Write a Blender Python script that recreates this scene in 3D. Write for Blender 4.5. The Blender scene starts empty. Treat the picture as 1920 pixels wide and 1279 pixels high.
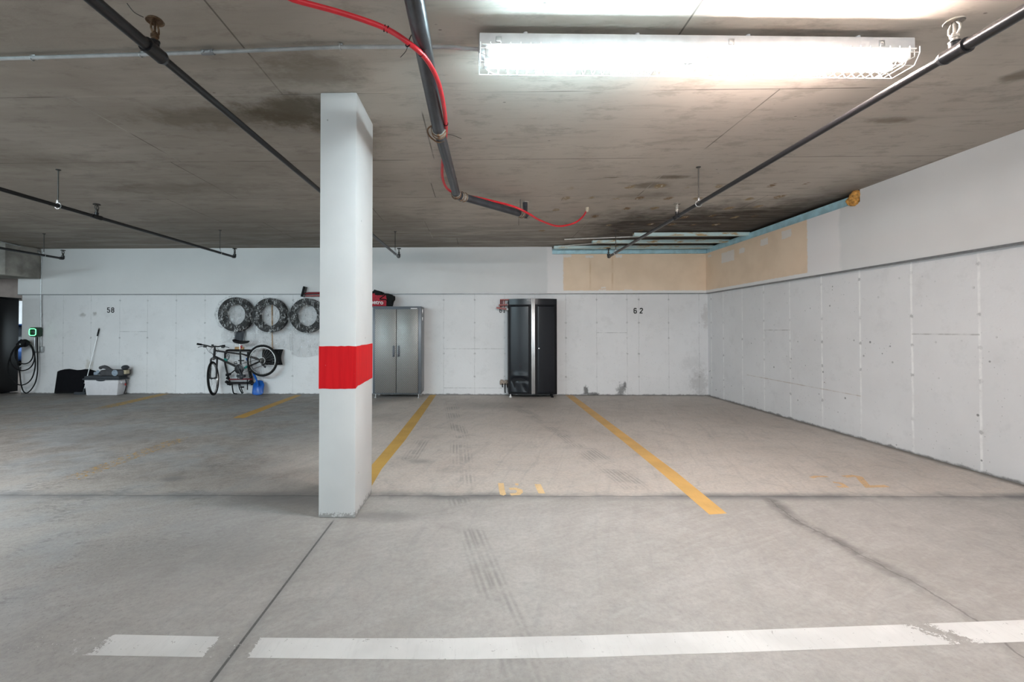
import bpy, bmesh, math, random
from mathutils import Vector, Matrix
random.seed(7)
SC = bpy.context.scene
COL = SC.collection
PI = math.pi
R = math.radians

# ------------------------------------------------------------------ camera, world, lamps, exposure
F, CX, CY, YAW, PIT, EYE = 853.0, 877.2, 606.6, -0.022, 0.0145, 1.24
cam = bpy.data.cameras.new('camera')
cam.sensor_width = 36.0
cam.lens = F / 1920 * 36
cam.shift_x = (960 - CX) / 1920
cam.shift_y = (CY - 639.5) / 1920
cam.clip_start = 0.05
cam_ob = bpy.data.objects.new('camera', cam)
cam_ob.location = (0, 0, EYE)
cam_ob.rotation_euler = (PI / 2 + PIT, 0, -YAW)
COL.objects.link(cam_ob)
SC.camera = cam_ob

world = bpy.data.worlds.new('world')
SC.world = world
world.use_nodes = True
world.node_tree.nodes['Background'].inputs['Color'].default_value = (0.77, 0.925, 1.0, 1)
world.node_tree.nodes['Background'].inputs['Strength'].default_value = 1.5

def area_lamp(name, loc, rz, power, color, w=2.4, h=0.16, tilt=0.0, spread=180):
    """a strip-shaped area lamp, out of the frame"""
    l = bpy.data.lights.new(name, 'AREA')
    l.shape = 'RECTANGLE'; l.size = w; l.size_y = h
    l.energy = power; l.color = color; l.spread = R(spread)
    o = bpy.data.objects.new(name, l)
    o.location = loc; o.rotation_euler = (R(tilt), 0, rz)
    COL.objects.link(o)
    return o

area_lamp('strip_lamp_next_bay', (-5.8, 2.6, 2.72), 0, 70, (1.0, 0.955, 0.96))
area_lamp('strip_lamp_beyond', (-12.5, 11.5, 2.6), 0, 40, (1.0, 0.98, 0.95))
area_lamp('added_back_fill', (1.6, 0.3, 2.72), 0, 11, (1.0, 0.92, 0.87), 3.2, 0.25, 66, 95)  # added fill with no real fixture, lifts the dark back of the room
area_lamp('added_back_fill', (-4.4, 0.3, 2.72), 0, 20, (0.64, 0.9, 1.0), 2.4, 0.25, 66, 95)  # second added fill, cool, for the left of the back wall
TUBE_COOL, TUBE_WARM = 66.0, 110.0

vs = SC.view_settings
vs.view_transform = 'Standard'
vs.look = 'None'
vs.exposure = 1.2
vs.gamma = 1.0
vs.use_curve_mapping = False
SC.cycles.diffuse_bounces = 4
SC.cycles.glossy_bounces = 3
SC.cycles.max_bounces = 8
SC.cycles.use_light_tree = False

# ------------------------------------------------------------------ pixel <-> place helpers
def ray(px, py):
    x = (px - CX) / F; z = -(py - CY) / F; y = 1.0
    y, z = y * math.cos(PIT) - z * math.sin(PIT), y * math.sin(PIT) + z * math.cos(PIT)
    x, y = x * math.cos(YAW) + y * math.sin(YAW), -x * math.sin(YAW) + y * math.cos(YAW)
    return x, y, z
def at_z(px, py, zz=0.0):
    x, y, z = ray(px, py); t = (zz - EYE) / z
    return Vector((x * t, y * t, zz))
def at_Y(px, py, Y):
    x, y, z = ray(px, py); t = Y / y
    return Vector((x * t, Y, EYE + z * t))
def at_X(px, py, X):
    x, y, z = ray(px, py); t = X / x
    return Vector((X, y * t, EYE + z * t))

YB, YU = 8.74, 8.70        # back wall: lower concrete face, upper drywall face
XR, XU = 4.37, 4.32        # right wall
ZC, ZL = 2.83, 1.93        # ceiling, ledge between lower and upper wall

# ------------------------------------------------------------------ materials
class G:
    def __init__(s, name):
        s.mat = bpy.data.materials.new(name); s.mat.use_nodes = True
        s.t = s.mat.node_tree; s.t.nodes.clear()
        s.out = s.t.nodes.new('ShaderNodeOutputMaterial')
        s._pos = None
    def n(s, typ, ins=None, **props):
        nd = s.t.nodes.new(typ)
        for k, v in props.items(): setattr(nd, k, v)
        for k, v in (ins or {}).items(): s.put(nd.inputs[k], v)
        return nd
    def put(s, sock, v):
        if isinstance(v, bpy.types.NodeSocket): s.t.links.new(v, sock)
        elif isinstance(v, bpy.types.Node): s.t.links.new(v.outputs[0], sock)
        else:
            if isinstance(v, (tuple, list)) and len(v) == 3 and sock.type == 'RGBA': v = (*v, 1)
            sock.default_value = v
    def m(s, op, a, b=None, c=None, clamp=False):
        ins = {0: a}
        if b is not None: ins[1] = b
        if c is not None: ins[2] = c
        return s.n('ShaderNodeMath', ins, operation=op, use_clamp=clamp).outputs[0]
    def mix(s, f, a, b, blend='MIX'):
        nd = s.t.nodes.new('ShaderNodeMix'); nd.data_type = 'RGBA'; nd.blend_type = blend
        s.put(nd.inputs[0], f); s.put(nd.inputs[6], a); s.put(nd.inputs[7], b)
        return nd.outputs[2]
    def pos(s, obj=False):
        if obj: return s.n('ShaderNodeTexCoord').outputs['Object']
        if s._pos is None: s._pos = s.n('ShaderNodeNewGeometry').outputs['Position']
        return s._pos
    def xyz(s, v=None):
        nd = s.n('ShaderNodeSeparateXYZ', {0: v or s.pos()})
        return nd.outputs[0], nd.outputs[1], nd.outputs[2]
    def vec(s, x, y, z):
        return s.n('ShaderNodeCombineXYZ', {0: x, 1: y, 2: z}).outputs[0]
    def scale(s, v, sc, rot=(0, 0, 0)):
        return s.n('ShaderNodeMapping', {'Vector': v, 'Scale': sc, 'Rotation': rot}).outputs[0]
    def noise(s, v, scale, detail=4, rough=0.55, dist=0.0):
        return s.n('ShaderNodeTexNoise', {'Vector': v, 'Scale': scale, 'Detail': min(detail, 4), 'Roughness': rough, 'Distortion': dist}).outputs[0]
    def vor(s, v, scale, rnd=1.0, feature='F1'):
        return s.n('ShaderNodeTexVoronoi', {'Vector': v, 'Scale': scale, 'Randomness': rnd}, feature=feature)
    def rng(s, x, a, b, c=0.0, d=1.0):
        return s.n('ShaderNodeMapRange', {0: x, 1: a, 2: b, 3: c, 4: d}, interpolation_type='SMOOTHSTEP').outputs[0]
    def band(s, x, c, w):
        return s.m('COMPARE', x, c, w)
    def rect(s, u, v, u0, u1, v0, v1):
        return s.m('MULTIPLY', s.band(u, (u0 + u1) / 2, abs(u1 - u0) / 2), s.band(v, (v0 + v1) / 2, abs(v1 - v0) / 2))
    def near(s, x, vals):
        r = None
        for v in vals:
            d = s.m('ABSOLUTE', s.m('SUBTRACT', x, v))
            r = d if r is None else s.m('MINIMUM', r, d)
        return r
    def maxs(s, xs):
        r = xs[0]
        for x in xs[1:]: r = s.m('MAXIMUM', r, x)
        return r
    def seg(s, x, y, ax, ay, bx, by):
        """distance to a segment"""
        dx, dy = bx - ax, by - ay; L2 = dx * dx + dy * dy
        px = s.m('SUBTRACT', x, ax); py = s.m('SUBTRACT', y, ay)
        t = s.m('DIVIDE', s.m('ADD', s.m('MULTIPLY', px, dx), s.m('MULTIPLY', py, dy)), L2, clamp=True)
        ex = s.m('SUBTRACT', px, s.m('MULTIPLY', t, dx)); ey = s.m('SUBTRACT', py, s.m('MULTIPLY', t, dy))
        return s.m('SQRT', s.m('ADD', s.m('MULTIPLY', ex, ex), s.m('MULTIPLY', ey, ey)))
    def bump(s, h, strength=0.2, dist=0.01):
        return s.n('ShaderNodeBump', {'Height': h, 'Strength': strength, 'Distance': dist}).outputs[0]
    def bsdf(s, color, rough=0.6, metal=0.0, normal=None, spec=0.5, **kw):
        b = s.n('ShaderNodeBsdfPrincipled', {'Base Color': color, 'Roughness': rough, 'Metallic': metal, 'Specular IOR Level': spec})
        for k, v in kw.items(): s.put(b.inputs[k.replace('_', ' ')], v)
        if normal is not None: s.put(b.inputs['Normal'], normal)
        return b.outputs[0]
    def done(s, shader):
        s.t.links.new(shader, s.out.inputs[0]); return s.mat

def simple(name, color, rough=0.5, metal=0.0, var=0.12, scale=14, bump=0.05, spec=0.5):
    g = G(name); p = g.pos(True)
    n = g.noise(p, scale, 4)
    c = g.mix(g.rng(n, 0.3, 0.7), tuple(v * (1 - var) for v in color), tuple(min(1, v * (1 + var)) for v in color))
    r = g.m('ADD', rough - 0.06, g.m('MULTIPLY', n, 0.12))
    return g.done(g.bsdf(c, r, metal, g.bump(g.noise(p, scale * 6, 3), bump, 0.003), spec))

def emit(name, color, strength):
    g = G(name)
    return g.done(g.n('ShaderNodeEmission', {'Color': color, 'Strength': strength}).outputs[0])

def floor_material():
    g = G('worn_concrete_floor'); x, y, z = g.xyz(); p = g.pos()
    big = g.noise(p, 0.55, 5, 0.6, 0.4); mid = g.noise(p, 2.3, 6, 0.65)
    fine = g.noise(p, 38, 5, 0.7); grit = g.noise(p, 160, 2)
    sweep = g.noise(g.scale(g.n('ShaderNodeVectorRotate', {'Vector': p, 'Angle': R(-28)}, rotation_type='Z_AXIS').outputs[0], (1.4, 6.0, 1)), 1.6, 7, 0.75, 1.2)
    sweep2 = g.noise(g.scale(g.n('ShaderNodeVectorRotate', {'Vector': p, 'Angle': R(17)}, rotation_type='Z_AXIS').outputs[0], (9, 0.8, 1)), 1.3, 6, 0.7, 0.9)
    c = g.mix(g.rng(big, 0.35, 0.65), (0.35, 0.33, 0.307), (0.42, 0.40, 0.375))
    # stalls behind the joint: warmer concrete, its colour lightened for light missing there
    stall = g.rng(g.m('SUBTRACT', y, g.m('ADD', 3.42, g.m('MULTIPLY', x, 0.018))), -0.01, 0.01)
    c = g.mix(g.m('MULTIPLY', stall, 0.85), c, g.mix(g.rng(big, 0.35, 0.65), (0.545, 0.485, 0.432), (0.625, 0.565, 0.51)))
    c = g.mix(g.m('MULTIPLY', g.rng(sweep, 0.42, 0.66), 0.30), c, (0.50, 0.485, 0.465))
    c = g.mix(g.m('MULTIPLY', g.rng(sweep2, 0.5, 0.72), 0.28), c, (0.27, 0.262, 0.255))
    c = g.mix(g.m('MULTIPLY', g.rng(mid, 0.5, 0.75), 0.3), c, (0.30, 0.28, 0.26))
    blot = g.noise(p, 6.5, 4, 0.72, 0.8); spk = g.noise(p, 62, 4, 0.85)
    c = g.mix(g.m('MULTIPLY', g.rng(blot, 0.48, 0.7), 0.30), c, (0.275, 0.262, 0.25))
    c = g.mix(g.m('MULTIPLY', g.rng(blot, 0.46, 0.3), 0.22), c, (0.52, 0.505, 0.485))
    # the dirty, salt-worn surface of the bays left of the column
    wob = g.m('MULTIPLY', g.m('SUBTRACT', big, 0.5), 2.2)
    left = g.rng(g.m('ADD', x, g.m('ADD', wob, g.m('MULTIPLY', g.m('SUBTRACT', mid, 0.5), 0.8))), -1.1, -2.4)
    deep = g.rng(g.m('ADD', y, wob), 2.3, 4.2)
    dirt = g.m('MULTIPLY', left, deep)
    c = g.mix(g.m('MULTIPLY', dirt, 0.84), c, g.mix(g.rng(g.m('ADD', g.m('MULTIPLY', blot, .6), g.m('MULTIPLY', sweep, .4)), 0.36, 0.64), (0.115, 0.100, 0.085), (0.27, 0.25, 0.228)))
    salt = g.m('MULTIPLY', g.rng(g.noise(g.scale(p, (0.8, 2.2, 1)), 1.1, 7, 0.75, 0.8), 0.57, 0.72), g.rng(y, 5.2, 6.8))
    c = g.mix(g.m('MULTIPLY', salt, 0.4), c, (0.46, 0.44, 0.42))
    c = g.mix(g.m('MULTIPLY', g.rng(spk, 0.54, 0.68), g.m('MULTIPLY', left, 0.6)), c, (0.50, 0.49, 0.475))
    c = g.mix(g.m('MULTIPLY', g.rng(spk, 0.44, 0.33), g.m('ADD', 0.20, g.m('MULTIPLY', left, 0.6))), c, (0.085, 0.08, 0.076))
    blue = g.m('MULTIPLY', left, g.rng(g.noise(p, 1.15, 4, .6), .42, .62))  # cool tint of the lamps painted into the floor colour
    c = g.mix(g.m('MULTIPLY', blue, .38), c, (0.30, 0.345, 0.375))
    rough_patch = g.m('MULTIPLY', g.m('MULTIPLY', left, g.rng(g.noise(p, 1.9, 4, .7), .48, .62)), g.rng(g.noise(g.scale(p, (16, 30, 1)), 1, 4, .75), .47, .6))
    c = g.mix(g.m('MULTIPLY', rough_patch, .55), c, (0.13, 0.125, 0.12))
    # tyre scrubs in stall 61
    for (ax, ay, bx, by, w) in ((-0.45, 7.6, -0.2, 5.2, .14), (-0.2, 5.2, -0.12, 3.5, .14), (0.62, 7.4, 1.05, 5.4, .14), (1.05, 5.4, 1.25, 3.6, .16), (-.62, 5.3, -.66, 4.4, .12), (-0.14, 3.35, .24, 1.3, .1)):
        d = g.seg(x, y, ax, ay, bx, by)
        tread = g.m('ADD', 0.55, g.m('MULTIPLY', g.m('SINE', g.m('MULTIPLY', d, 190)), 0.45))
        msk = g.m('MULTIPLY', g.m('MULTIPLY', g.rng(d, w, w * 0.5), tread), g.rng(g.noise(p, 2.8, 4), 0.4, 0.62))
        c = g.mix(g.m('MULTIPLY', msk, 0.5), c, (0.15, 0.145, 0.14))
    # stains: oil behind the wheels, damp along the wall foot; the column's shadow painted on its left
    for (sx, sy, rx, ry, k) in ((-.55, 4.3, .16, .1, .45), (-1.35, 3.35, .55, .3, .55), (-.62, 3.02, .32, .09, .4), (.45, 7.5, .9, .5, .25), (-4.2, 5.2, .9, .5, .35), (-2.55, 3.75, .1, .07, .6), (-1.6, 2.5, .9, .35, .22)):
        dx = g.m('DIVIDE', g.m('SUBTRACT', x, sx), rx); dy = g.m('DIVIDE', g.m('SUBTRACT', y, sy), ry)
        d = g.m('ADD', g.m('SQRT', g.m('ADD', g.m('MULTIPLY', dx, dx), g.m('MULTIPLY', dy, dy))), g.m('MULTIPLY', g.m('SUBTRACT', mid, 0.5), 1.6))
        c = g.mix(g.m('MULTIPLY', g.rng(d, 1.25, 0.2), k), c, (0.13, 0.13, 0.13))
    # construction joints
    jy = g.m('ADD', 3.42, g.m('ADD', g.m('MULTIPLY', x, 0.018), g.m('MULTIPLY', g.m('SUBTRACT', mid, 0.5), 0.05)))
    dj = g.m('ABSOLUTE', g.m('SUBTRACT', y, jy))
    c = g.mix(g.m('MULTIPLY', g.rng(dj, 0.12, 0.0), g.rng(g.noise(p, 1.4, 5, 0.7), 0.36, 0.62, 0.15, 0.9)), c, (0.15, 0.152, 0.155))
    c = g.mix(g.m('MULTIPLY', g.rng(dj, 0.010, 0.004), 0.6), c, (0.07, 0.07, 0.07))
    dl = g.m('ABSOLUTE', g.m('SUBTRACT', x, -0.94))
    fr = g.rng(y, 3.0, 2.9)
    c = g.mix(g.m('MULTIPLY', g.m('MULTIPLY', g.rng(dl, 0.05, 0.0), fr), 0.3), c, (0.2, 0.2, 0.2))
    line = g.m('MULTIPLY', g.rng(dl, 0.0075, 0.004), fr)
    c = g.mix(g.m('MULTIPLY', line, 0.85), c, (0.05, 0.05, 0.05))
    # the crack across stall 62
    pts = [at_z(a, b) for a, b in ((1445, 938), (1490, 975), (1560, 1010), (1640, 1055), (1700, 1085), (1760, 1120), (1820, 1158), (1858, 1180), (1925, 1240))]
    wx = g.m('ADD', x, g.m('MULTIPLY', g.m('SUBTRACT', g.noise(p, 9, 3), 0.5), 0.06))
    wy = g.m('ADD', y, g.m('MULTIPLY', g.m('SUBTRACT', g.noise(p, 8, 3), 0.5), 0.05))
    d = None
    for a, b in zip(pts[:-1], pts[1:]):
        e = g.seg(wx, wy, a.x, a.y, b.x, b.y)
        d = e if d is None else g.m('MINIMUM', d, e)
    c = g.mix(g.m('MULTIPLY', g.m('MULTIPLY', g.rng(d, 0.085, 0.012), g.rng(y, 2.0, 2.6, .3, 1)), g.rng(blot, .35, .6, .35, .95)), c, (0.16, 0.152, 0.145))
    crack = g.rng(d, 0.008, 0.002)
    c = g.mix(g.m('MULTIPLY', crack, 0.6), c, (0.1, 0.095, 0.09))
    # darker towards the wall foot
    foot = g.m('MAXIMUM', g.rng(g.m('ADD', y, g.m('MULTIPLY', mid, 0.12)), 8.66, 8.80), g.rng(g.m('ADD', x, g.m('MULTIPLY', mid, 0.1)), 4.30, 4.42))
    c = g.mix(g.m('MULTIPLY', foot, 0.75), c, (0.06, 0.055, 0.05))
    c = g.mix(g.rng(fine, 0.35, 0.7, 0.0, 0.30), c, (0.22, 0.21, 0.20))
    h = g.m('ADD', g.m('MULTIPLY', fine, 0.6), g.m('MULTIPLY', spk, 0.9))
    rough = g.m('ADD', 0.52, g.m('MULTIPLY', mid, 0.25))
    return g.done(g.bsdf(c, rough, 0, g.bump(h, 0.25, 0.006), 0.4))

def ceiling_material():
    g = G('formed_concrete_ceiling'); x, y, z = g.xyz(); p = g.pos()
    big = g.noise(p, 0.5, 5, 0.6, 0.3); mid = g.noise(p, 2.1, 6, 0.65)
    streak = g.noise(g.scale(p, (0.9, 7, 1)), 1.5, 7, 0.72, 0.9)
    fine = g.noise(p, 45, 4, 0.7)
    row = g.m('FLOOR', g.m('DIVIDE', g.m('SUBTRACT', y, 0.62), 1.2))
    prow = g.n('ShaderNodeTexWhiteNoise', {'W': row}, noise_dimensions='1D').outputs[0]
    c = g.mix(g.rng(big, 0.35, 0.68), (0.50, 0.452, 0.395), (0.60, 0.545, 0.48))
    c = g.mix(g.m('MULTIPLY', prow, 0.25), c, (0.36, 0.33, 0.30))
    c = g.mix(g.m('MULTIPLY', g.rng(streak, 0.5, 0.8), 0.34), c, (0.19, 0.163, 0.135))
    c = g.mix(g.m('MULTIPLY', g.rng(mid, 0.55, 0.75), 0.3), c, (0.50, 0.46, 0.42))
    dim_left = g.m('MULTIPLY', g.rng(g.m('ADD', x, g.m('MULTIPLY', g.m('SUBTRACT', big, .5), 3.0)), .3, -1.6), g.rng(g.noise(g.scale(p, (.6, 2, 1)), 1.1, 4, .7), .3, .6, .45, 1))  # weaker light on the left, painted as a darker ceiling colour
    c = g.mix(g.m('MULTIPLY', dim_left, .62), c, (0.285, 0.245, 0.205))
    c = g.mix(g.m('MULTIPLY', g.rng(g.noise(g.scale(p, (1, 2.4, 1)), 3.4, 4, .75), .5, .68), .35), c, (0.20, 0.17, 0.14))
    # fading light painted darker towards the back; grime over the exposed studs
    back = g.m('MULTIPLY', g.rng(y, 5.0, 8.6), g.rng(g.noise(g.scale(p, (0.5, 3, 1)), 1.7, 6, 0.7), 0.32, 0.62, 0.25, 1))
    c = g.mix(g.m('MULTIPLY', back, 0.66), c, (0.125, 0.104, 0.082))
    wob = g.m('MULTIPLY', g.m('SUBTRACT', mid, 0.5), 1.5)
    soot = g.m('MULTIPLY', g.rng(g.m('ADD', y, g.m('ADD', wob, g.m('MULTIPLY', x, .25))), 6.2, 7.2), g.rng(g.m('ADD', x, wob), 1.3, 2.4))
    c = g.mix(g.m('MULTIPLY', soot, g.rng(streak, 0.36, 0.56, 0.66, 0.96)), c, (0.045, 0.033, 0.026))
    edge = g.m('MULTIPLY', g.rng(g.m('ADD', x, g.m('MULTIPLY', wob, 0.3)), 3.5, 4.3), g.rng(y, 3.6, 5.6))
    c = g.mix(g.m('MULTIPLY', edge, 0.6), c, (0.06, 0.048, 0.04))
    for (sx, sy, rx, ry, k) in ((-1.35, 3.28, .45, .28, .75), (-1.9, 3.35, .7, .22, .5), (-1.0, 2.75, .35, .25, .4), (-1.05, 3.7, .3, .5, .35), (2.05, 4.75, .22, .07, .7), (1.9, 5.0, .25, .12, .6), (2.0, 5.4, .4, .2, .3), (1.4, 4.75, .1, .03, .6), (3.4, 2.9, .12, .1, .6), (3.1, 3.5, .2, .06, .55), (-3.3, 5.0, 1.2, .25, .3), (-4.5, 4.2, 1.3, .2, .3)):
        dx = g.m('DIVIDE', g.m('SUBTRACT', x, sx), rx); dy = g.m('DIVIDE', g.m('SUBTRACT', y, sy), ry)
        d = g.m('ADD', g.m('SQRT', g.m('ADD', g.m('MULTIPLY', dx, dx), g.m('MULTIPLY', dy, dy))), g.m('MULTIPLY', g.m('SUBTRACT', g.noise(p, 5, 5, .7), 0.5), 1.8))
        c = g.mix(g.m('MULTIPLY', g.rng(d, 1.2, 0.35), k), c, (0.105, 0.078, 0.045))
    # form-board joints: rows every 1.2 m, butt joints every 2.4 m, shifted from row to row
    fy = g.m('FRACT', g.m('DIVIDE', g.m('SUBTRACT', y, 0.62), 1.2))
    dy = g.m('MULTIPLY', g.m('MINIMUM', fy, g.m('SUBTRACT', 1.0, fy)), 1.2)
    ph = g.m('ADD', 1.02, g.m('MULTIPLY', prow, 1.1))
    ph = g.m('ADD', g.m('MULTIPLY', g.band(row, 1, .2), -0.10), ph)
    fx = g.m('FRACT', g.m('DIVIDE', g.m('SUBTRACT', x, ph), 2.4))
    dx = g.m('MULTIPLY', g.m('MINIMUM', fx, g.m('SUBTRACT', 1.0, fx)), 2.4)
    dd = g.m('MINIMUM', dy, dx)
    jl = g.m('MULTIPLY', g.rng(dd, 0.007, 0.003), g.rng(g.noise(p, 3, 3), 0.3, 0.6, 0.35, 1))
    lightj = g.rng(g.noise(p, 0.7, 2), 0.52, 0.56)
    c = g.mix(g.m('MULTIPLY', jl, 0.75), c, g.mix(lightj, (0.09, 0.078, 0.065), (0.5, 0.46, 0.41)))
    # pits
    pit = g.rng(g.vor(g.scale(p, (1, 2.2, 1)), 4.2).outputs[0], 0.06, 0.03)
    pit = g.m('MULTIPLY', pit, g.rng(mid, 0.5, 0.56))
    c = g.mix(g.m('MULTIPLY', pit, 0.7), c, (0.07, 0.058, 0.048))
    # rows of rusty adhesive dabs left by the removed boarding
    v = g.vor(g.vec(g.m('MULTIPLY', x, 3.1), g.m('MULTIPLY', y, 2.2), 0.0), 1.0, 0.28)
    dab = g.m('ADD', v.outputs[0], g.m('MULTIPLY', g.m('SUBTRACT', g.noise(g.scale(p, (8, 30, 1)), 1.5, 3), 0.5), 0.35))
    inside = g.m('MULTIPLY', g.rng(g.m('SUBTRACT', x, g.m('MULTIPLY', g.m('SUBTRACT', y, 5.1), -0.1)), 0.95, 1.15), g.m('MULTIPLY', g.band(y, 6.15, 1.2), g.rng(x, 3.95, 3.7)))
    dm = g.m('MULTIPLY', g.rng(dab, 0.2, 0.13), inside)
    dc = g.n('ShaderNodeSeparateColor', {0: v.outputs[1]}).outputs[0]
    c = g.mix(g.m('MULTIPLY', dm, 0.85), c, g.mix(g.rng(dc, 0.3, 0.75), (0.20, 0.115, 0.05), (0.33, 0.24, 0.13)))
    wh = g.m('MULTIPLY', g.m('MULTIPLY', g.rng(dab, 0.17, 0.11), inside), g.rng(g.noise(p, 26, 3), .58, .62))
    c = g.mix(wh, c, (0.6, 0.55, 0.46))
    h = g.m('ADD', g.m('MULTIPLY', fine, 0.5), g.m('MULTIPLY', streak, 0.5))
    return g.done(g.bsdf(c, 0.75, 0, g.bump(h, 0.3, 0.006), 0.25))

ZT = [1.82, 1.38, 1.09, 0.79, 0.35]
def wall_paint(g, u, z, lines, ridge):
    """white painted cast concrete: form joints, tie holes, bug holes. returns colour, height"""
    p = g.pos()
    n = g.noise(p, 1.1, 5, 0.6); fine = g.noise(p, 28, 4)
    c = g.mix(g.rng(n, 0.3, 0.7), (0.715, 0.71, 0.715), (0.775, 0.77, 0.775))
    uw = g.m('ADD', u, g.m('MULTIPLY', g.m('SUBTRACT', g.noise(p, 7, 3), 0.5), 0.02))
    du = g.near(uw, lines)
    ln = g.m('MULTIPLY', g.rng(du, 0.016 if ridge else 0.007, 0.005 if ridge else 0.003), g.rng(g.noise(p, 5, 4, .7), 0.35, 0.6, 0.25, 1))
    c = g.mix(g.m('MULTIPLY', ln, 0.85 if ridge else 0.42), c, (0.93, 0.925, 0.92) if ridge else (0.36, 0.36, 0.36))
    dz = g.near(z, ZT)
    dist = g.m('ADD', g.m('SQRT', g.m('ADD', g.m('MULTIPLY', du, du), g.m('MULTIPLY', dz, dz))), g.m('MULTIPLY', g.m('SUBTRACT', g.noise(p, 55, 3, .8), .5), 0.055))
    tie = g.m('MULTIPLY', g.rng(dist, 0.024, 0.010), g.rng(g.noise(p, 3.3, 2), 0.36, 0.6, 0.12, 1))
    c = g.mix(g.m('MULTIPLY', tie, 0.6), c, (0.27, 0.27, 0.27))
    v = g.vor(p, 8.5)
    size = g.n('ShaderNodeSeparateColor', {0: v.outputs[1]}).outputs[1]
    hole = g.m('MULTIPLY', g.rng(g.m('SUBTRACT', v.outputs[0], g.m('MULTIPLY', size, 0.05)), 0.085, 0.035), g.rng(size, 0.30, 0.4))
    dens = g.rng(g.m('ADD', g.noise(p, 1.7, 3), g.m('MULTIPLY', g.m('SUBTRACT', 0.7, z), 0.14)), 0.40, 0.56, 0.25, 1)
    hole = g.m('MULTIPLY', hole, dens)
    c = g.mix(g.m('MULTIPLY', g.rng(g.noise(p, 4.5, 4, .75), .52, .72), .22), c, (0.52, 0.515, 0.51))
    c = g.mix(g.m('MULTIPLY', hole, 0.78), c, (0.16, 0.16, 0.16))
    v2 = g.rng(g.vor(p, 19).outputs[0], 0.13, 0.05)
    c = g.mix(g.m('MULTIPLY', g.m('MULTIPLY', v2, dens), 0.5), c, (0.26, 0.26, 0.26))
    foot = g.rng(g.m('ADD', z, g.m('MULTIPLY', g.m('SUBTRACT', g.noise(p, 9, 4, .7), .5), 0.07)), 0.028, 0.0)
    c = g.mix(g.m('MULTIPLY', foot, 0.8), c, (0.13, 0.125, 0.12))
    h = g.m('SUBTRACT', g.m('MULTIPLY', fine, 0.35), g.m('MULTIPLY', g.rng(v.outputs[0], 0.085, 0.035), 0.5))
    return c, h

BACK_LINES = [at_Y(q, 650, YB).x for q in (118, 170, 224, 276, 330, 384, 439, 494, 549, 605, 832, 890, 946, 1003, 1061, 1119, 1176, 1198, 1254, 1311)]
def lower_back_material():
    g = G('white_painted_concrete_back'); x, y, z = g.xyz()
    c, h = wall_paint(g, x, z, BACK_LINES, False)
    p = g.pos(); nz = g.noise(p, 9, 5, .7)
    # patched panels outlined in the paint
    for (a, b, t, bt) in ((BACK_LINES[10], BACK_LINES[11], .88, .13), (BACK_LINES[11], BACK_LINES[12], .88, .13), (BACK_LINES[15], BACK_LINES[16], 1.19, None), (BACK_LINES[2], BACK_LINES[3], 1.21, None)):
        m = g.m('MULTIPLY', g.band(z, t, 0.006), g.band(x, (a + b) / 2, (b - a) / 2))
        if bt: m = g.m('MAXIMUM', m, g.m('MULTIPLY', g.band(z, bt, 0.006), g.band(x, (a + b) / 2, (b - a) / 2)))
        c = g.mix(g.m('MULTIPLY', m, g.rng(nz, .35, .6, .1, .55)), c, (0.3, 0.3, 0.3))
    # scuffs and damp spots
    for (sx, sz, rx, rz, k, col) in ((2.72, .09, .10, .16, .8, (.16, .16, .16)), (2.80, .2, .035, .1, .8, (.12, .12, .12)), (2.06, .09, .06, .13, .85, (.10, .10, .10)), (2.2, .02, .16, .04, .8, (.07, .07, .07)), (4.2, .25, .22, .35, .4, (.3, .29, .28)), (4.1, .62, .3, .15, .22, (.4, .4, .39)), (4.33, 1.5, .12, .3, .4, (.38, .35, .33)), (-7.6, .55, .1, .16, .5, (.42, .37, .29)), (-7.75, 1.53, .09, .05, .6, (.3, .28, .26)), (-7.5, 1.56, .06, .05, .6, (.3, .28, .26))):
        dx = g.m('DIVIDE', g.m('SUBTRACT', x, sx), rx); dz = g.m('DIVIDE', g.m('SUBTRACT', z, sz), rz)
        d = g.m('ADD', g.m('SQRT', g.m('ADD', g.m('MULTIPLY', dx, dx), g.m('MULTIPLY', dz, dz))), g.m('MULTIPLY', g.m('SUBTRACT', g.noise(p, 14, 5, .75), 0.5), 1.9))
        c = g.mix(g.m('MULTIPLY', g.rng(d, 1.0, 0.3), k), c, col)
    return g.done(g.bsdf(c, 0.55, 0, g.bump(h, 0.5, 0.008), 0.35))

RIGHT_LINES = [8.62, 8.2, 7.62, 7.05, 6.47, 5.88, 5.30, 4.68, 4.06, 3.45, 2.85, 2.25, 1.65, .9, .3, -.3]
def lower_right_material():
    g = G('white_painted_concrete_right'); x, y, z = g.xyz()
    c, h = wall_paint(g, y, z, RIGHT_LINES, True)
    p = g.pos(); nz = g.noise(p, 9, 5, .7)
    for (a, b, t) in ((4.06, 4.68, 1.20), (6.47, 7.05, 1.24)):
        m = g.m('MULTIPLY', g.band(z, t, 0.007), g.band(y, (a + b) / 2, (b - a) / 2))
        c = g.mix(g.m('MULTIPLY', m, g.rng(nz, .35, .6, .15, .6)), c, (0.33, 0.32, 0.31))
    lz = g.m('ADD', z, g.m('MULTIPLY', g.m('SUBTRACT', y, 6.5), -0.012))
    m = g.m('MULTIPLY', g.band(lz, 0.50, 0.006), g.band(y, 6.4, 1.1))
    c = g.mix(g.m('MULTIPLY', m, g.rng(nz, .35, .65, .15, .6)), c, (0.42, 0.33, 0.26))
    return g.done(g.bsdf(c, 0.5, 0, g.bump(h, 0.55, 0.008), 0.35))

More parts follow.
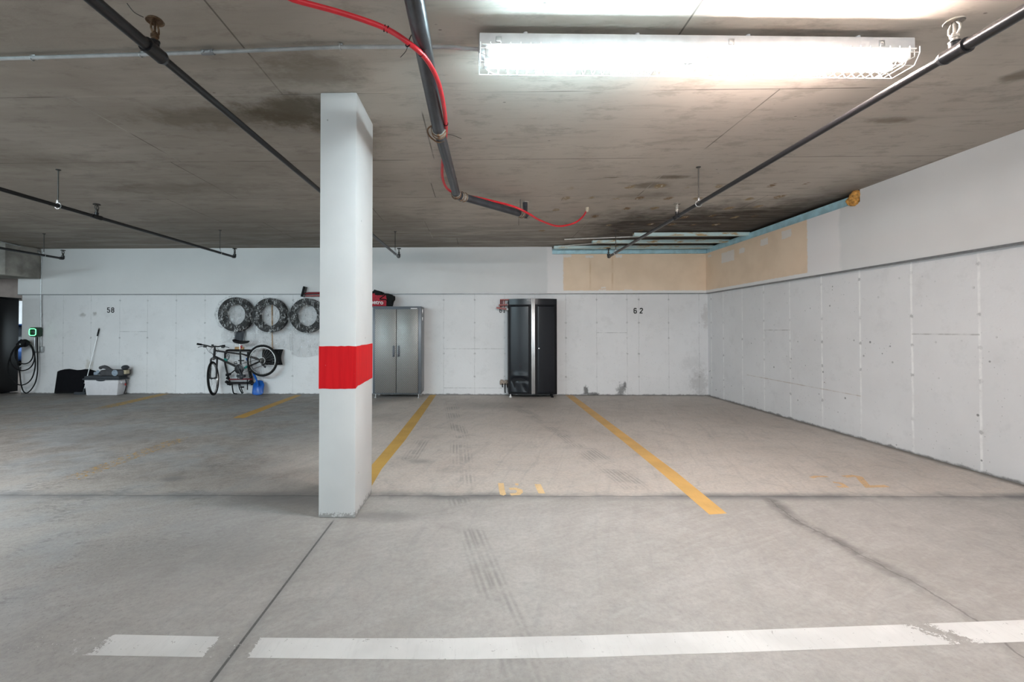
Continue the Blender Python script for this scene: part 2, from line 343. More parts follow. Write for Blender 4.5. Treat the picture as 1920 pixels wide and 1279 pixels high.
def drywall(name, axis, tan_edge, prime_edge, sign, mud, streaks):
    """painted drywall band with a stretch of bare tan board left by a repair"""
    g = G(name); x, y, z = g.xyz(); p = g.pos()
    u = x if axis == 'x' else y
    n = g.noise(p, 1.0, 4); e = g.m('MULTIPLY', g.m('SUBTRACT', g.noise(g.scale(p, (1, 1, 1)), 16, 4, .7), 0.5), 0.05)
    e2 = g.m('MULTIPLY', g.m('SUBTRACT', g.noise(p, 3, 4), 0.5), 0.14)
    c = g.mix(g.rng(n, .3, .7), (0.66, 0.655, 0.65), (0.71, 0.705, 0.70))
    us = g.m('MULTIPLY', u, sign)
    prime = g.rng(g.m('ADD', us, e2), prime_edge * sign - 0.03, prime_edge * sign + 0.03)
    c = g.mix(prime, c, (0.79, 0.765, 0.76))
    ue = g.m('ADD', us, e)
    tan = g.rng(ue, tan_edge * sign - .01, tan_edge * sign + .01)
    bead = g.rng(g.m('ADD', z, g.m('MULTIPLY', e, .6)), ZL + 0.055, ZL + 0.065)
    tanc = g.mix(g.rng(g.noise(p, 2.2, 5), .35, .65), (0.76, 0.59, 0.43), (0.82, 0.645, 0.48))
    for s0 in streaks:
        tanc = g.mix(g.m('MULTIPLY', g.rng(g.near(u, [s0]), 0.03, 0.0), g.rng(g.noise(p, 4, 4), .35, .65, .1, .6)), tanc, (0.60, 0.40, 0.22))
    c = g.mix(g.m('MULTIPLY', tan, bead), c, tanc)
    nearbead = g.m('MULTIPLY', g.m('SUBTRACT', 1.0, bead), prime)
    c = g.mix(nearbead, c, (0.80, 0.78, 0.77))
    uj = g.m('ADD', u, e); zj = g.m('ADD', z, e)
    for (a, b, za, zb) in mud:
        c = g.mix(g.m('MULTIPLY', g.rect(uj, zj, a, b, za, zb), 0.85), c, (0.79, 0.74, 0.70))
    return g.done(g.bsdf(c, 0.6, 0, g.bump(g.noise(p, 60, 3), 0.08, 0.003), 0.3))

def paint(name, color, density):
    """worn floor paint: density(g, x, y) is how much of the paint is left"""
    g = G(name); x, y, z = g.xyz(); p = g.pos()
    nz_ = g.noise(p, 26, 4, 0.75, .4); sp_ = g.noise(p, 110, 3, .7); n = g.m('ADD', g.m('MULTIPLY', nz_, .62), g.m('MULTIPLY', sp_, .38)); n2 = g.noise(p, 3, 4)
    c = g.mix(g.rng(n2, .35, .65), color, tuple(v * 0.86 for v in color))
    c = g.mix(g.rng(g.noise(g.scale(p, (30, 3, 1)), 2, 5, .7), .5, .8, 0, .35), c, tuple(v * 0.6 for v in color))
    d = density(g, x, y)
    keep = g.rng(g.m('SUBTRACT', g.m('ADD', n, 0), g.m('SUBTRACT', 0.72, g.m('MULTIPLY', d, 0.48))), -0.02, 0.02)
    sh = g.n('ShaderNodeMixShader', {0: keep, 1: g.n('ShaderNodeBsdfTransparent').outputs[0], 2: g.bsdf(c, 0.6, 0, g.bump(n, .1, .002), .35)})
    return g.done(sh.outputs[0])

def column_material():
    g = G('white_column_paint'); x, y, z = g.xyz(); p = g.pos()
    n = g.noise(p, 1.6, 4); fine = g.noise(g.scale(p, (60, 60, 3)), 1, 4)
    c = g.mix(g.rng(n, .3, .7), (0.655, 0.655, 0.652), (0.72, 0.72, 0.716))
    v = g.vor(g.scale(p, (1, 1, .8)), 9); sz = g.n('ShaderNodeSeparateColor', {0: v.outputs[1]}).outputs[0]
    pit = g.m('MULTIPLY', g.rng(v.outputs[0], 0.07, 0.035), g.rng(sz, .72, .76))
    c = g.mix(g.m('MULTIPLY', pit, .7), c, (0.16, 0.155, 0.15))
    foot = g.rng(g.m('ADD', z, g.m('MULTIPLY', g.m('SUBTRACT', g.noise(p, 30, 5, .8), .5), 0.17)), 0.035, 0.015)
    c = g.mix(g.m('MULTIPLY', foot, .85), c, (0.30, 0.29, 0.28))
    h = g.m('SUBTRACT', g.m('ADD', g.m('MULTIPLY', fine, .3), g.m('MULTIPLY', g.noise(p, 14, 4), .5)), g.m('MAXIMUM', pit, foot))
    return g.done(g.bsdf(c, 0.5, 0, g.bump(h, .25, .006), .4))

def red_band_material():
    g = G('red_column_paint'); p = g.pos(); x, y, z = g.xyz()
    c = g.mix(g.rng(g.noise(g.scale(p, (40, 40, 2)), 1, 4), .35, .65), (0.56, 0.004, 0.008), (0.63, 0.006, 0.010))
    chip = g.rng(g.noise(p, 46, 4, .7), .72, .74)
    c = g.mix(chip, c, (0.68, 0.6, 0.57))
    return g.done(g.bsdf(c, .45, 0, g.bump(g.noise(p, 40, 4), .12, .004), .12))

def diamond_plate():
    g = G('diamond_plate_steel'); x, y, z = g.xyz()
    a = g.m('MULTIPLY', g.m('ADD', x, z), 30.0); b = g.m('MULTIPLY', g.m('SUBTRACT', x, z), 30.0)
    fa = g.m('FRACT', a); fb = g.m('FRACT', b)
    chk = g.m('MODULO', g.m('ADD', g.m('FLOOR', a), g.m('FLOOR', b)), 2.0)
    chk = g.m('ABSOLUTE', chk)
    def lz(u, v):
        du = g.m('ABSOLUTE', g.m('SUBTRACT', u, .5)); dv = g.m('ABSOLUTE', g.m('SUBTRACT', v, .5))
        return g.rng(g.m('ADD', g.m('MULTIPLY', du, 1.0), g.m('MULTIPLY', dv, 3.2)), .62, .3)
    h = g.n('ShaderNodeMix', {0: chk, 2: lz(fa, fb), 3: lz(fb, fa)}, data_type='FLOAT').outputs[0]
    p = g.pos()
    c = g.mix(h, (0.20, 0.195, 0.185), (0.74, 0.72, 0.69))
    return g.done(g.bsdf(c, g.m('ADD', 0.32, g.m('MULTIPLY', g.noise(p, 5, 3), .15)), 0.7, g.bump(h, .9, .004)))

def plastic_film(name, base, ridge):
    g = G(name); p = g.pos(True)
    wr = g.noise(g.scale(p, (1.5, 1, .32), (0, .7, 0)), 26, 4, .6, .7)
    glint = g.rng(g.m('ABSOLUTE', g.m('SUBTRACT', wr, .5)), .036, .006)  # glints along the wrinkles, painted as whiter, more opaque streaks
    patch = g.rng(g.noise(p, 9, 3), .46, .56)
    nm = g.bump(wr, 1.0, .05)
    gl = g.n('ShaderNodeBsdfGlossy', {'Color': (.95, .96, .97), 'Roughness': .12, 'Normal': nm})
    df = g.n('ShaderNodeBsdfDiffuse', {'Color': (.75, .76, .77), 'Normal': nm})
    a = g.n('ShaderNodeMixShader', {0: .55, 1: gl.outputs[0], 2: df.outputs[0]})
    fac = g.m('ADD', base, g.m('MULTIPLY', g.m('MULTIPLY', glint, patch), ridge))
    sh = g.n('ShaderNodeMixShader', {0: fac, 1: g.n('ShaderNodeBsdfTransparent').outputs[0], 2: a.outputs[0]})
    return g.done(sh.outputs[0])

def black_gloss(name, color, rough):
    g = G(name); p = g.pos(True)
    n = g.noise(p, 2.5, 4)
    return g.done(g.bsdf(g.mix(n, color, tuple(v * 1.15 for v in color)), rough, 0, None, .4))

M = {
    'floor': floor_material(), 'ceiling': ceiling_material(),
    'wall_back': lower_back_material(), 'wall_right': lower_right_material(),
    'drywall_back': drywall('drywall_back', 'x', 1.63, 1.33, 1, [(1.62, 1.78, 2.63, 2.69), (2.05, 2.2, 2.62, 2.66), (2.62, 2.74, 2.62, 2.67), (2.3, 2.44, 1.985, 2.01), (2.35, 2.43, 2.03, 2.06), (2.78, 2.94, 1.985, 2.01)], [2.14, 2.56]),
    'drywall_right': drywall('drywall_right', 'y', 6.05, 5.5, 1, [(7.75, 8.15, 2.42, 2.60), (7.45, 7.6, 2.5, 2.58), (6.85, 7.03, 2.52, 2.62), (6.35, 6.55, 2.53, 2.64), (8.5, 8.62, 2.6, 2.64)], [5.72]),
    'column': column_material(), 'red_band': red_band_material(),
    'beam': simple('beam_concrete', (0.33, 0.31, 0.28), .8, var=.35, scale=2.5, bump=.2),
    'trim': simple('grey_steel_trim', (0.26, 0.265, 0.27), .45, .5),
    'gap': simple('dark_gap', (0.02, 0.02, 0.02), .9),
    'black_pipe': simple('black_steel_pipe', (0.016, 0.016, 0.018), .30, .2, var=.05, bump=.004, spec=.55),
    'rust': simple('rusty_brass', (0.16, 0.10, 0.06), .55, .7, var=.35, scale=60),
    'rod': simple('dark_threaded_rod', (0.07, 0.065, 0.06), .5, .7),
    'galv': simple('galvanised_steel', (0.52, 0.54, 0.55), .38, .85),
    'abs': simple('black_drain_pipe', (0.045, 0.047, 0.055), .33, 0, var=.25, scale=8),
    'clampband': simple('steel_band_with_tape', (0.38, 0.35, 0.31), .45, .5, var=.4, scale=40),
    'copper': simple('brown_wire', (0.20, 0.11, 0.06), .5, .4),
    'red_cable': simple('red_tubing', (0.70, 0.022, 0.035), .38, 0, var=.1),
    'putty': simple('cream_sealant', (0.55, 0.47, 0.36), .8, var=.3, scale=50, bump=.4),
    'white_enamel': simple('white_enamel', (0.80, 0.80, 0.79), .35, 0, var=.03),
    'grey_enamel': simple('grey_enamel', (0.55, 0.56, 0.57), .42, .2, var=.06),
    'wire': simple('bright_guard_wire', (0.78, 0.78, 0.76), .4, .3),
    'tube_cool': emit('cool_fluorescent_tube', (0.66, 0.90, 1.0), TUBE_COOL),
    'tube_warm': emit('warm_fluorescent_tube', (1.0, 0.83, 0.765), TUBE_WARM),
    'blue_steel': simple('pale_blue_steel_stud', (0.42, 0.66, 0.74), .45, .15, var=.12, scale=10),
    'rust_stud': None,
    'white_conduit': simple('white_conduit', (0.62, 0.60, 0.57), .5, 0),
    'foam': simple('expanding_foam', (0.55, 0.27, 0.06), .75, 0, var=.35, scale=30, bump=.6),
    'tyre': simple('tyre_rubber', (0.013, 0.013, 0.0135), .7, 0, bump=.15, spec=.15),
    'film': plastic_film('clear_plastic_film', .06, .85), 'film_tail': plastic_film('loose_plastic_film', .26, .3),
    'black_plastic': simple('black_plastic', (0.010, 0.010, 0.011), .6, spec=.18),
    'black_fabric': simple('black_fabric', (0.008, 0.008, 0.01), .95, bump=.3, spec=.1),
    'dark_grey': simple('dark_grey_plastic', (0.045, 0.05, 0.058), .55, spec=.25),
    'mid_grey': simple('mid_grey_fabric', (0.075, 0.075, 0.08), .9, bump=.3, spec=.1),
    'tote': simple('white_tote_plastic', (0.66, 0.64, 0.66), .4, var=.04),
    'cupring': simple('blue_grey_plastic', (0.25, 0.31, 0.38), .45),
    'tan_pad': simple('tan_pad', (0.50, 0.43, 0.30), .8),
    'red_plastic': simple('red_plastic', (0.35, 0.02, 0.02), .45),
    'dark_red': simple('dark_red_plastic', (0.16, 0.006, 0.012), .5),
    'alu': simple('brushed_aluminium', (0.62, 0.62, 0.62), .32, .9, var=.05),
    'wood': simple('pale_wood_handle', (0.50, 0.30, 0.14), .65, var=.2, scale=20),
    'blue_plastic': simple('blue_shovel_plastic', (0.008, 0.10, 0.42), .32),
    'bike_paint': simple('black_bike_paint', (0.011, 0.010, 0.010), .4, .0, spec=.3),
    'teal': simple('teal_decal', (0.03, 0.25, 0.22), .5),
    'silver': simple('silver_rim', (0.60, 0.59, 0.58), .28, .9),
    'cab_frame': simple('grey_cabinet_enamel', (0.13, 0.145, 0.165), .35, .3, var=.05),
    'cab_side': simple('grey_cabinet_side', (0.22, 0.235, 0.25), .4, .2, var=.05),
    'diamond': diamond_plate(),
    'cab_black': black_gloss('black_cabinet_door', (0.0055, 0.0072, 0.011), .24),
    'cab_black_body': simple('black_cabinet_body', (0.006, 0.006, 0.0075), .5, spec=.2),
    'gloss_black': black_gloss('gloss_black_panel', (0.005, 0.005, 0.006), .3),
    'bag_red': simple('red_nylon', (0.36, 0.006, 0.022), .7, var=.3, scale=25, bump=.4),
    'bag_black': simple('black_nylon', (0.010, 0.011, 0.011), .75, bump=.4, spec=.12),
    'white_print': simple('white_print', (0.75, 0.72, 0.72), .6, var=.03),
    'rack_red': simple('faded_red_rack', (0.42, 0.16, 0.15), .5, var=.25, scale=30),
    'rack_tan': simple('dusty_bracket', (0.33, 0.27, 0.22), .6, .2, var=.3, scale=50),
    'char_green': simple('charger_face', (0.006, 0.035, 0.015), .3),
    'ring': emit('green_ring', (0.14, 1.0, 0.32), 1.5),
    'stencil': None,
    'car_blue': simple('blue_car_paint', (0.03, 0.10, 0.32), .2, .2, var=.05),
    'car_glass': simple('car_glass', (0.03, 0.04, 0.05), .08),
    'soffit': simple('pink_brown_soffit', (0.36, 0.29, 0.26), .8, var=.15, scale=3),
    'far_wall': simple('far_white_wall', (0.72, 0.72, 0.74), .7, var=.04),
}
def stained_stud():
    g = G('stained_blue_stud'); p = g.pos()
    s = g.rng(g.noise(g.scale(p, (2, 8, 8)), 2.2, 5, .7), .5, .66)
    c = g.mix(s, (0.58, 0.74, 0.74), (0.50, 0.34, 0.15))
    return g.done(g.bsdf(c, .55, .1, g.bump(s, .2, .003)))
M['rust_stud'] = stained_stud()
def stencil_material():
    g = G('black_stencil_paint'); p = g.pos()
    return g.done(g.bsdf(g.mix(g.noise(p, 60, 3), (.012, .012, .012), (.03, .03, .03)), .7))
M['stencil'] = stencil_material()

# ------------------------------------------------------------------ mesh helpers
W = {}      # object name -> world position of its origin
class MB:
    def __init__(s): s.bm = bmesh.new()
    def _xf(s, verts, mat):
        if mat is not None: bmesh.ops.transform(s.bm, matrix=mat, verts=verts)
    def box(s, c, d, bevel=0.0, rot=None, segs=2, taper=None):
        r = bmesh.ops.create_cube(s.bm, size=1.0); vs_ = r['verts']
        for v in vs_:
            k = 1.0
            if taper and v.co.z < 0: k = taper
            v.co = Vector((v.co.x * d[0] * k, v.co.y * d[1] * k, v.co.z * d[2]))
        if bevel > 0:
            es = list({e for v in vs_ for e in v.link_edges})
            rr = bmesh.ops.bevel(s.bm, geom=es, offset=bevel, segments=segs, profile=0.5, affect='EDGES')
            vs_ = list({v for f in rr['faces'] for v in f.verts} | {v for v in vs_ if v.is_valid})
        m = Matrix.Translation(Vector(c))
        if rot is not None: m = m @ rot.to_4x4()
        s._xf(vs_, m); return s
    def tube(s, pts, r, seg=10, caps=True, closed=False):
        pts = [Vector(p) for p in pts]; n = len(pts)
        rs = r if isinstance(r, (list, tuple)) else [r] * n
        rings = []; up = None
        for i, p in enumerate(pts):
            if closed: t = pts[(i + 1) % n] - pts[i - 1]
            else: t = pts[min(i + 1, n - 1)] - pts[max(i - 1, 0)]
            t.normalize()
            if up is None:
                a = Vector((0, 0, 1)) if abs(t.z) < .9 else Vector((1, 0, 0))
                up = (a - t * a.dot(t)).normalized()
            else:
                up = (up - t * up.dot(t)).normalized()
            b = t.cross(up)
            rings.append([s.bm.verts.new(p + (up * math.cos(2 * PI * k / seg) + b * math.sin(2 * PI * k / seg)) * rs[i]) for k in range(seg)])
        m = n if closed else n - 1
        for i in range(m):
            A, B = rings[i], rings[(i + 1) % n]
            for k in range(seg):
                s.bm.faces.new((A[k], A[(k + 1) % seg], B[(k + 1) % seg], B[k]))
        if caps and not closed:
            s.bm.faces.new(list(reversed(rings[0]))); s.bm.faces.new(rings[-1])
        return s
    def cyl(s, a, b, r, r2=None, seg=16):
        return s.tube([a, b], [r, r if r2 is None else r2], seg)
    def lathe(s, prof, c=(0, 0, 0), axis=(0, 0, 1), seg=28, cap=True):
        q = Vector((0, 0, 1)).rotation_difference(Vector(axis).normalized()).to_matrix()
        c = Vector(c); rings = []
        for (r, z) in prof:
            rings.append([s.bm.verts.new(c + q @ Vector((max(r, 1e-4) * math.cos(2 * PI * k / seg), max(r, 1e-4) * math.sin(2 * PI * k / seg), z))) for k in range(seg)])
        for A, B in zip(rings[:-1], rings[1:]):
            for k in range(seg):
                s.bm.faces.new((A[k], A[(k + 1) % seg], B[(k + 1) % seg], B[k]))
        if cap:
            s.bm.faces.new(list(reversed(rings[0]))); s.bm.faces.new(rings[-1])
        return s
    def torus(s, c, axis, R_, r, seg=32, rs=10):
        q = Vector((0, 0, 1)).rotation_difference(Vector(axis).normalized()).to_matrix()
        pts = [Vector(c) + q @ Vector((R_ * math.cos(2 * PI * k / seg), R_ * math.sin(2 * PI * k / seg), 0)) for k in range(seg)]
        return s.tube(pts, r, rs, closed=True)
    def prism(s, poly, o, ux, uy, depth):
        """polygon in the plane (ux, uy) through o, given thickness along their cross product"""
        o, ux, uy = Vector(o), Vector(ux), Vector(uy); nrm = ux.cross(uy).normalized() * depth
        a = [s.bm.verts.new(o + ux * u + uy * v) for u, v in poly]
        b = [s.bm.verts.new(p.co + nrm) for p in a]
        n = len(a)
        s.bm.faces.new(list(reversed(a))); s.bm.faces.new(b)
        for i in range(n): s.bm.faces.new((a[i], a[(i + 1) % n], b[(i + 1) % n], b[i]))
        return s
    def ball(s, c, r, sc=(1, 1, 1), seg=16, rot=None):
        rr = bmesh.ops.create_uvsphere(s.bm, u_segments=seg, v_segments=max(6, seg // 2), radius=r)
        m = Matrix.Translation(Vector(c))
        if rot is not None: m = m @ rot.to_4x4()
        s._xf(rr['verts'], m @ Matrix.Diagonal((*sc, 1))); return s
    def grid(s, f, nu, nv, close_u=False):
        vv = [[s.bm.verts.new(f(i / (nu if close_u else nu - 1), j / (nv - 1))) for i in range(nu)] for j in range(nv)]
        for j in range(nv - 1):
            for i in range(nu if close_u else nu - 1):
                s.bm.faces.new((vv[j][i], vv[j][(i + 1) % nu], vv[j + 1][(i + 1) % nu], vv[j + 1][i]))
        return vv
    def ribbon(s, pts, w, o, ux, uy, depth=0.002):
        """stroke of width w along 2-D points, mitred, with a thickness"""
        P = [Vector((a, b)) for a, b in pts]; n = len(P)
        lf, rt = [], []
        for i in range(n):
            d0 = (P[i] - P[i - 1]).normalized() if i > 0 else None
            d1 = (P[i + 1] - P[i]).normalized() if i < n - 1 else None
            if d0 is None: d0 = d1
            if d1 is None: d1 = d0
            t = (d0 + d1)
            if t.length < 1e-6: t = d1
            t.normalize(); nn = Vector((-t.y, t.x)); k = w / 2 / max(.5, nn.dot(Vector((-d1.y, d1.x))))
            lf.append(P[i] + nn * k); rt.append(P[i] - nn * k)
        for i in range(n - 1):
            s.prism([tuple(rt[i]), tuple(rt[i + 1]), tuple(lf[i + 1]), tuple(lf[i])], o, ux, uy, depth)
        return s
    def build(s, name, mat, parent=None, origin=None, local=False, smooth=35, sub=0, recalc=True):
        if recalc: bmesh.ops.recalc_face_normals(s.bm, faces=s.bm.faces[:])
        if parent is not None: off = W[parent.name]
        elif origin is not None: off = Vector(origin)
        else: off = Vector((0, 0, 0))
        if not local:
            for v in s.bm.verts: v.co -= off
        me = bpy.data.meshes.new(name); s.bm.to_mesh(me); s.bm.free()
        if smooth:
            for p in me.polygons: p.use_smooth = True
            me.set_sharp_from_angle(angle=R(smooth))
        if isinstance(mat, (list, tuple)):
            for k in mat: me.materials.append(M[k])
        else: me.materials.append(M[mat])
        o = bpy.data.objects.new(name, me); COL.objects.link(o)
        if parent is not None: o.parent = parent
        else: o.location = off
        W[o.name] = off
        if sub:
            md = o.modifiers.new('subdivision', 'SUBSURF'); md.levels = sub; md.render_levels = sub
        return o

def thing(name, label, cat, loc=(0, 0, 0), rz=0.0, group=None):
    o = bpy.data.objects.new(name, None); COL.objects.link(o)
    o.empty_display_size = .05
    o.location = loc; o.rotation_euler = (0, 0, rz)
    W[o.name] = Vector(loc)
    return tag(o, label, cat, group)
def tag(o, label, cat, group=None):
    o['label'] = label; o['category'] = cat
    if group: o['group'] = group
    return o
def struct(o, label=None):
    o['kind'] = 'structure'
    if label: o['label'] = label
    return o
def note(o, label):
    o['label'] = label; return o
def smooth_path(pts, k=8):
    """Catmull-Rom through the points"""
    P = [Vector(p) for p in pts]; out = []
    for i in range(len(P) - 1):
        p0 = P[max(i - 1, 0)]; p1, p2 = P[i], P[i + 1]; p3 = P[min(i + 2, len(P) - 1)]
        for j in range(k):
            t = j / k
            out.append(.5 * ((2 * p1) + (p2 - p0) * t + (2 * p0 - 5 * p1 + 4 * p2 - p3) * t * t + (3 * p1 - p0 - 3 * p2 + p3) * t ** 3))
    out.append(P[-1]); return out
XV, YV, ZV = Vector((1, 0, 0)), Vector((0, 1, 0)), Vector((0, 0, 1))

# ------------------------------------------------------------------ the setting
XL = at_Y(40.5, 650, YB).x        # left end of the back wall
def slab(name, mat, x0, x1, y0, y1, z0, z1, label=None):
    b = MB(); b.box(((x0 + x1) / 2, (y0 + y1) / 2, (z0 + z1) / 2), (x1 - x0, y1 - y0, z1 - z0))
    return struct(b.build(name, mat, smooth=0), label)

floor = slab('floor', 'floor', -20, 4.6, -9, 19, -.2, 0, 'worn grey concrete garage floor with cracks and joints')
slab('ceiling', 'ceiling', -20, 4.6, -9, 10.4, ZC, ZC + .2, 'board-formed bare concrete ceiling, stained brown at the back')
wall_back = slab('wall_back', 'wall_back', XL, 4.6, YB, YB + .25, 0, ZL, 'white painted cast concrete wall behind the stalls')
wall_right = slab('wall_right', 'wall_right', XR, XR + .23, -9, YB, 0, ZL, 'white painted cast concrete wall on the right')
b = MB()
b.box(((XL - .05 + 1.42) / 2, YU + .15, (ZL + .012 + ZC) / 2), (1.42 - XL + .05, .30, ZC - ZL - .012))
b.box(((1.42 + XR) / 2, YU + .03, (ZL + .012 + 2.69) / 2), (XR - 1.42, .06, 2.69 - ZL - .012))
b.box(((1.42 + 4.6) / 2, YU + .22, (ZL + .012 + ZC) / 2), (4.6 - 1.42, .16, ZC - ZL - .012))
struct(b.build('wall_back_upper', 'drywall_back', smooth=0), 'grey drywall band above the back wall with a bare tan stretch at right')
b = MB()
b.box((XU + .14, (-9 + 5.22) / 2, (ZL + .012 + ZC) / 2), (.28, 5.22 + 9, ZC - ZL - .012))
b.box((XU + .03, (5.22 + YU) / 2, (ZL + .012 + 2.69) / 2), (.06, YU - 5.22, 2.69 - ZL - .012))
b.box((XU + .22, (5.22 + YU + .2) / 2, (ZL + .012 + ZC) / 2), (.14, YU + .2 - 5.22, ZC - ZL - .012))
struct(b.build('wall_right_upper', 'drywall_right', smooth=0), 'grey drywall band above the right wall with a bare tan stretch at the corner')
b = MB()
b.box(((XL - .05 + XU) / 2, YU + .018, ZL + .004), (XU - XL + .05, .05, .016))
struct(b.build('trim_1', 'trim', smooth=0), 'thin grey metal edge along the ledge of the back wall')
b = MB(); b.box((XU + .018, (-9 + YU) / 2, ZL + .004), (.05, YU + 9, .016))
struct(b.build('trim_2', 'trim', smooth=0), 'thin grey metal edge along the ledge of the right wall')

# beam at the far left
BXR = at_Y(77, 500, YU).x; BYF = at_X(9.5, 490, BXR).y
b = MB(); b.box((BXR - 3.5, (BYF + YU + .01) / 2, (ZC + 2.24) / 2), (7.0, YU + .01 - BYF, ZC - 2.24), bevel=.02)
struct(b.build('trim_3', 'beam', smooth=40), 'bare concrete drop beam at the left end of the back wall')
# space beyond the opening
slab('wall_far', 'far_wall', -20, -3, 18.6, 18.8, 0, 3, 'pale far wall seen through the gap at left')
slab('ceiling_beyond', 'soffit', -20, -3, 10.4, 19, 2.75, 2.95, 'pinkish brown ceiling of the area beyond the gap')
slab('trim_4', 'soffit', -20, -8.9, 9.6, 10.0, at_Y(20, 562, 9.6).z, 2.83, 'pinkish brown downstand beyond the gap')

# ------------------------------------------------------------------ painted lines and numbers (parts of floor and wall)
def floor_strip(name, quads, mat, label, z=.0005):
    b = MB()
    for a, c in zip(quads[:-1], quads[1:]):
        v = [b.bm.verts.new(Vector((p.x, p.y, z))) for p in (a[0], c[0], c[1], a[1])]
        b.bm.faces.new(v)
    bmesh.ops.remove_doubles(b.bm, verts=b.bm.verts[:], dist=1e-5)
    return note(b.build(name, mat, floor, smooth=0), label)
def const(d): return lambda g, x, y: d
def white_density(g, x, y):
    a = g.rng(x, -1.53, -1.43, .25, .735)
    gap = g.m('MULTIPLY', g.rng(x, -1.06, -1.03), g.rng(x, -.86, -.885))
    crack = g.rng(g.m('ABSOLUTE', g.m('SUBTRACT', x, g.m('ADD', 2.02, g.m('MULTIPLY', g.m('SUBTRACT', 1.78, y), .9)))), .12, .0)
    d = g.m('SUBTRACT', a, g.m('MULTIPLY', gap, .50))
    return g.m('SUBTRACT', d, g.m('MULTIPLY', crack, .42))
M['white_line'] = paint('white_floor_paint', (0.70, 0.69, 0.672), white_density)
M['yellow_line'] = paint('yellow_floor_paint', (0.66, 0.40, 0.135), lambda g, x, y: g.rng(y, 8.72, 7.6, .5, .93))
M['yellow_strong'] = paint('yellow_floor_paint_left', (0.56, 0.345, 0.085), const(.93))
M['yellow_end'] = paint('worn_yellow_paint', (0.50, 0.29, 0.06), lambda g, x, y: g.m('ADD', g.rng(y, 6.2, 6.5, 0, .8), g.m('MULTIPLY', g.rng(y, 5.6, 5.0), g.m('MULTIPLY', g.rng(y, 3.4, 3.9), .36))))
M['yellow_worn'] = paint('faint_yellow_paint', (0.46, 0.29, 0.08), lambda g, x, y: g.rng(y, 6.6, 7.8, .28, .55))
M['yellow_number'] = paint('worn_yellow_number_paint', (0.74, 0.53, 0.28), const(.66))
M['yellow_faint_number'] = paint('faded_yellow_number_paint', (0.66, 0.44, 0.24), const(.6))

top = [(-40, 1186), (215, 1190), (415, 1194), (490, 1196), (660, 1197), (850, 1197), (1100, 1192), (1400, 1182), (1700, 1171), (1990, 1160), (2500, 1141)]
bot = [(-60, 1226), (165, 1229), (400, 1233), (475, 1234), (650, 1236), (850, 1237), (1100, 1233), (1400, 1223), (1700, 1212), (1990, 1201), (2540, 1181)]
floor_strip('aisle_line', [(at_z(*a), at_z(*c)) for a, c in zip(top, bot)], 'white_line', 'chipped white line painted across the floor in front of the stalls')
floor_strip('stall_line', [(at_z(*a), at_z(*c)) for a, c in (((806, 740.5), (818, 740.5)), ((772, 782), (789, 783)), ((740, 822), (760, 825)), ((697, 872), (716, 879)), ((668, 912), (692, 920)))], 'yellow_strong', 'yellow stall line running from the wall to the column')
floor_strip('stall_line', [(at_z(*a), at_z(*c)) for a, c in (((1060, 741), (1074, 741)), ((1165, 825), (1189, 826)), ((1240, 887), (1270, 887)), ((1330, 965), (1363, 963)))], 'yellow_line', 'yellow stall line between the stalls marked 61 and 62')
floor_strip('stall_line', [(at_z(*a), at_z(*c)) for a, c in (((553, 741), (566, 741)), ((446, 780), (468, 780)), ((262, 845), (296, 845)), ((38, 925), (82, 925)))], 'yellow_end', 'yellow stall line left of the column, its near half worn off')
floor_strip('stall_line', [(at_z(*a), at_z(*c)) for a, c in (((300, 738.5), (318, 738.5)), ((146, 772), (176, 772)), ((-30, 806), (2, 808)))], 'yellow_worn', 'faded yellow stall line starting beside the white tote')

def floor_number(strokes, w, mat, label, z=.0006):
    b = MB()
    for st in strokes:
        b.ribbon([(at_z(*p).x, at_z(*p).y) for p in st], w, (0, 0, z), XV, YV, .0002)
    return note(b.build('stall_number', mat, floor, smooth=0), label)
floor_number([[(939, 906), (941, 919), (943, 927), (947, 928)], [(955, 917), (966, 916.5), (974, 919), (975, 923), (971, 926.5), (957, 927.5)], [(966, 908.5), (972, 908.5)]], .045, 'yellow_number', 'worn yellow 6 stencilled on the floor')
floor_number([[(1008, 908), (1012, 917), (1016, 925.5)]], .05, 'yellow_number', 'worn yellow 1 stencilled on the floor')
floor_number([[(1521, 896), (1530, 893.5), (1552, 894)], [(1562, 904.5), (1576, 906), (1586, 913), (1570, 913)]], .035, 'yellow_faint_number', 'faded yellow 6 stencilled on the floor near the right wall')
floor_number([[(1582, 894), (1600, 892.5), (1611, 894.5), (1617, 902), (1627, 912.5), (1664, 911.5)]], .05, 'yellow_faint_number', 'faded yellow 2 stencilled on the floor near the right wall')

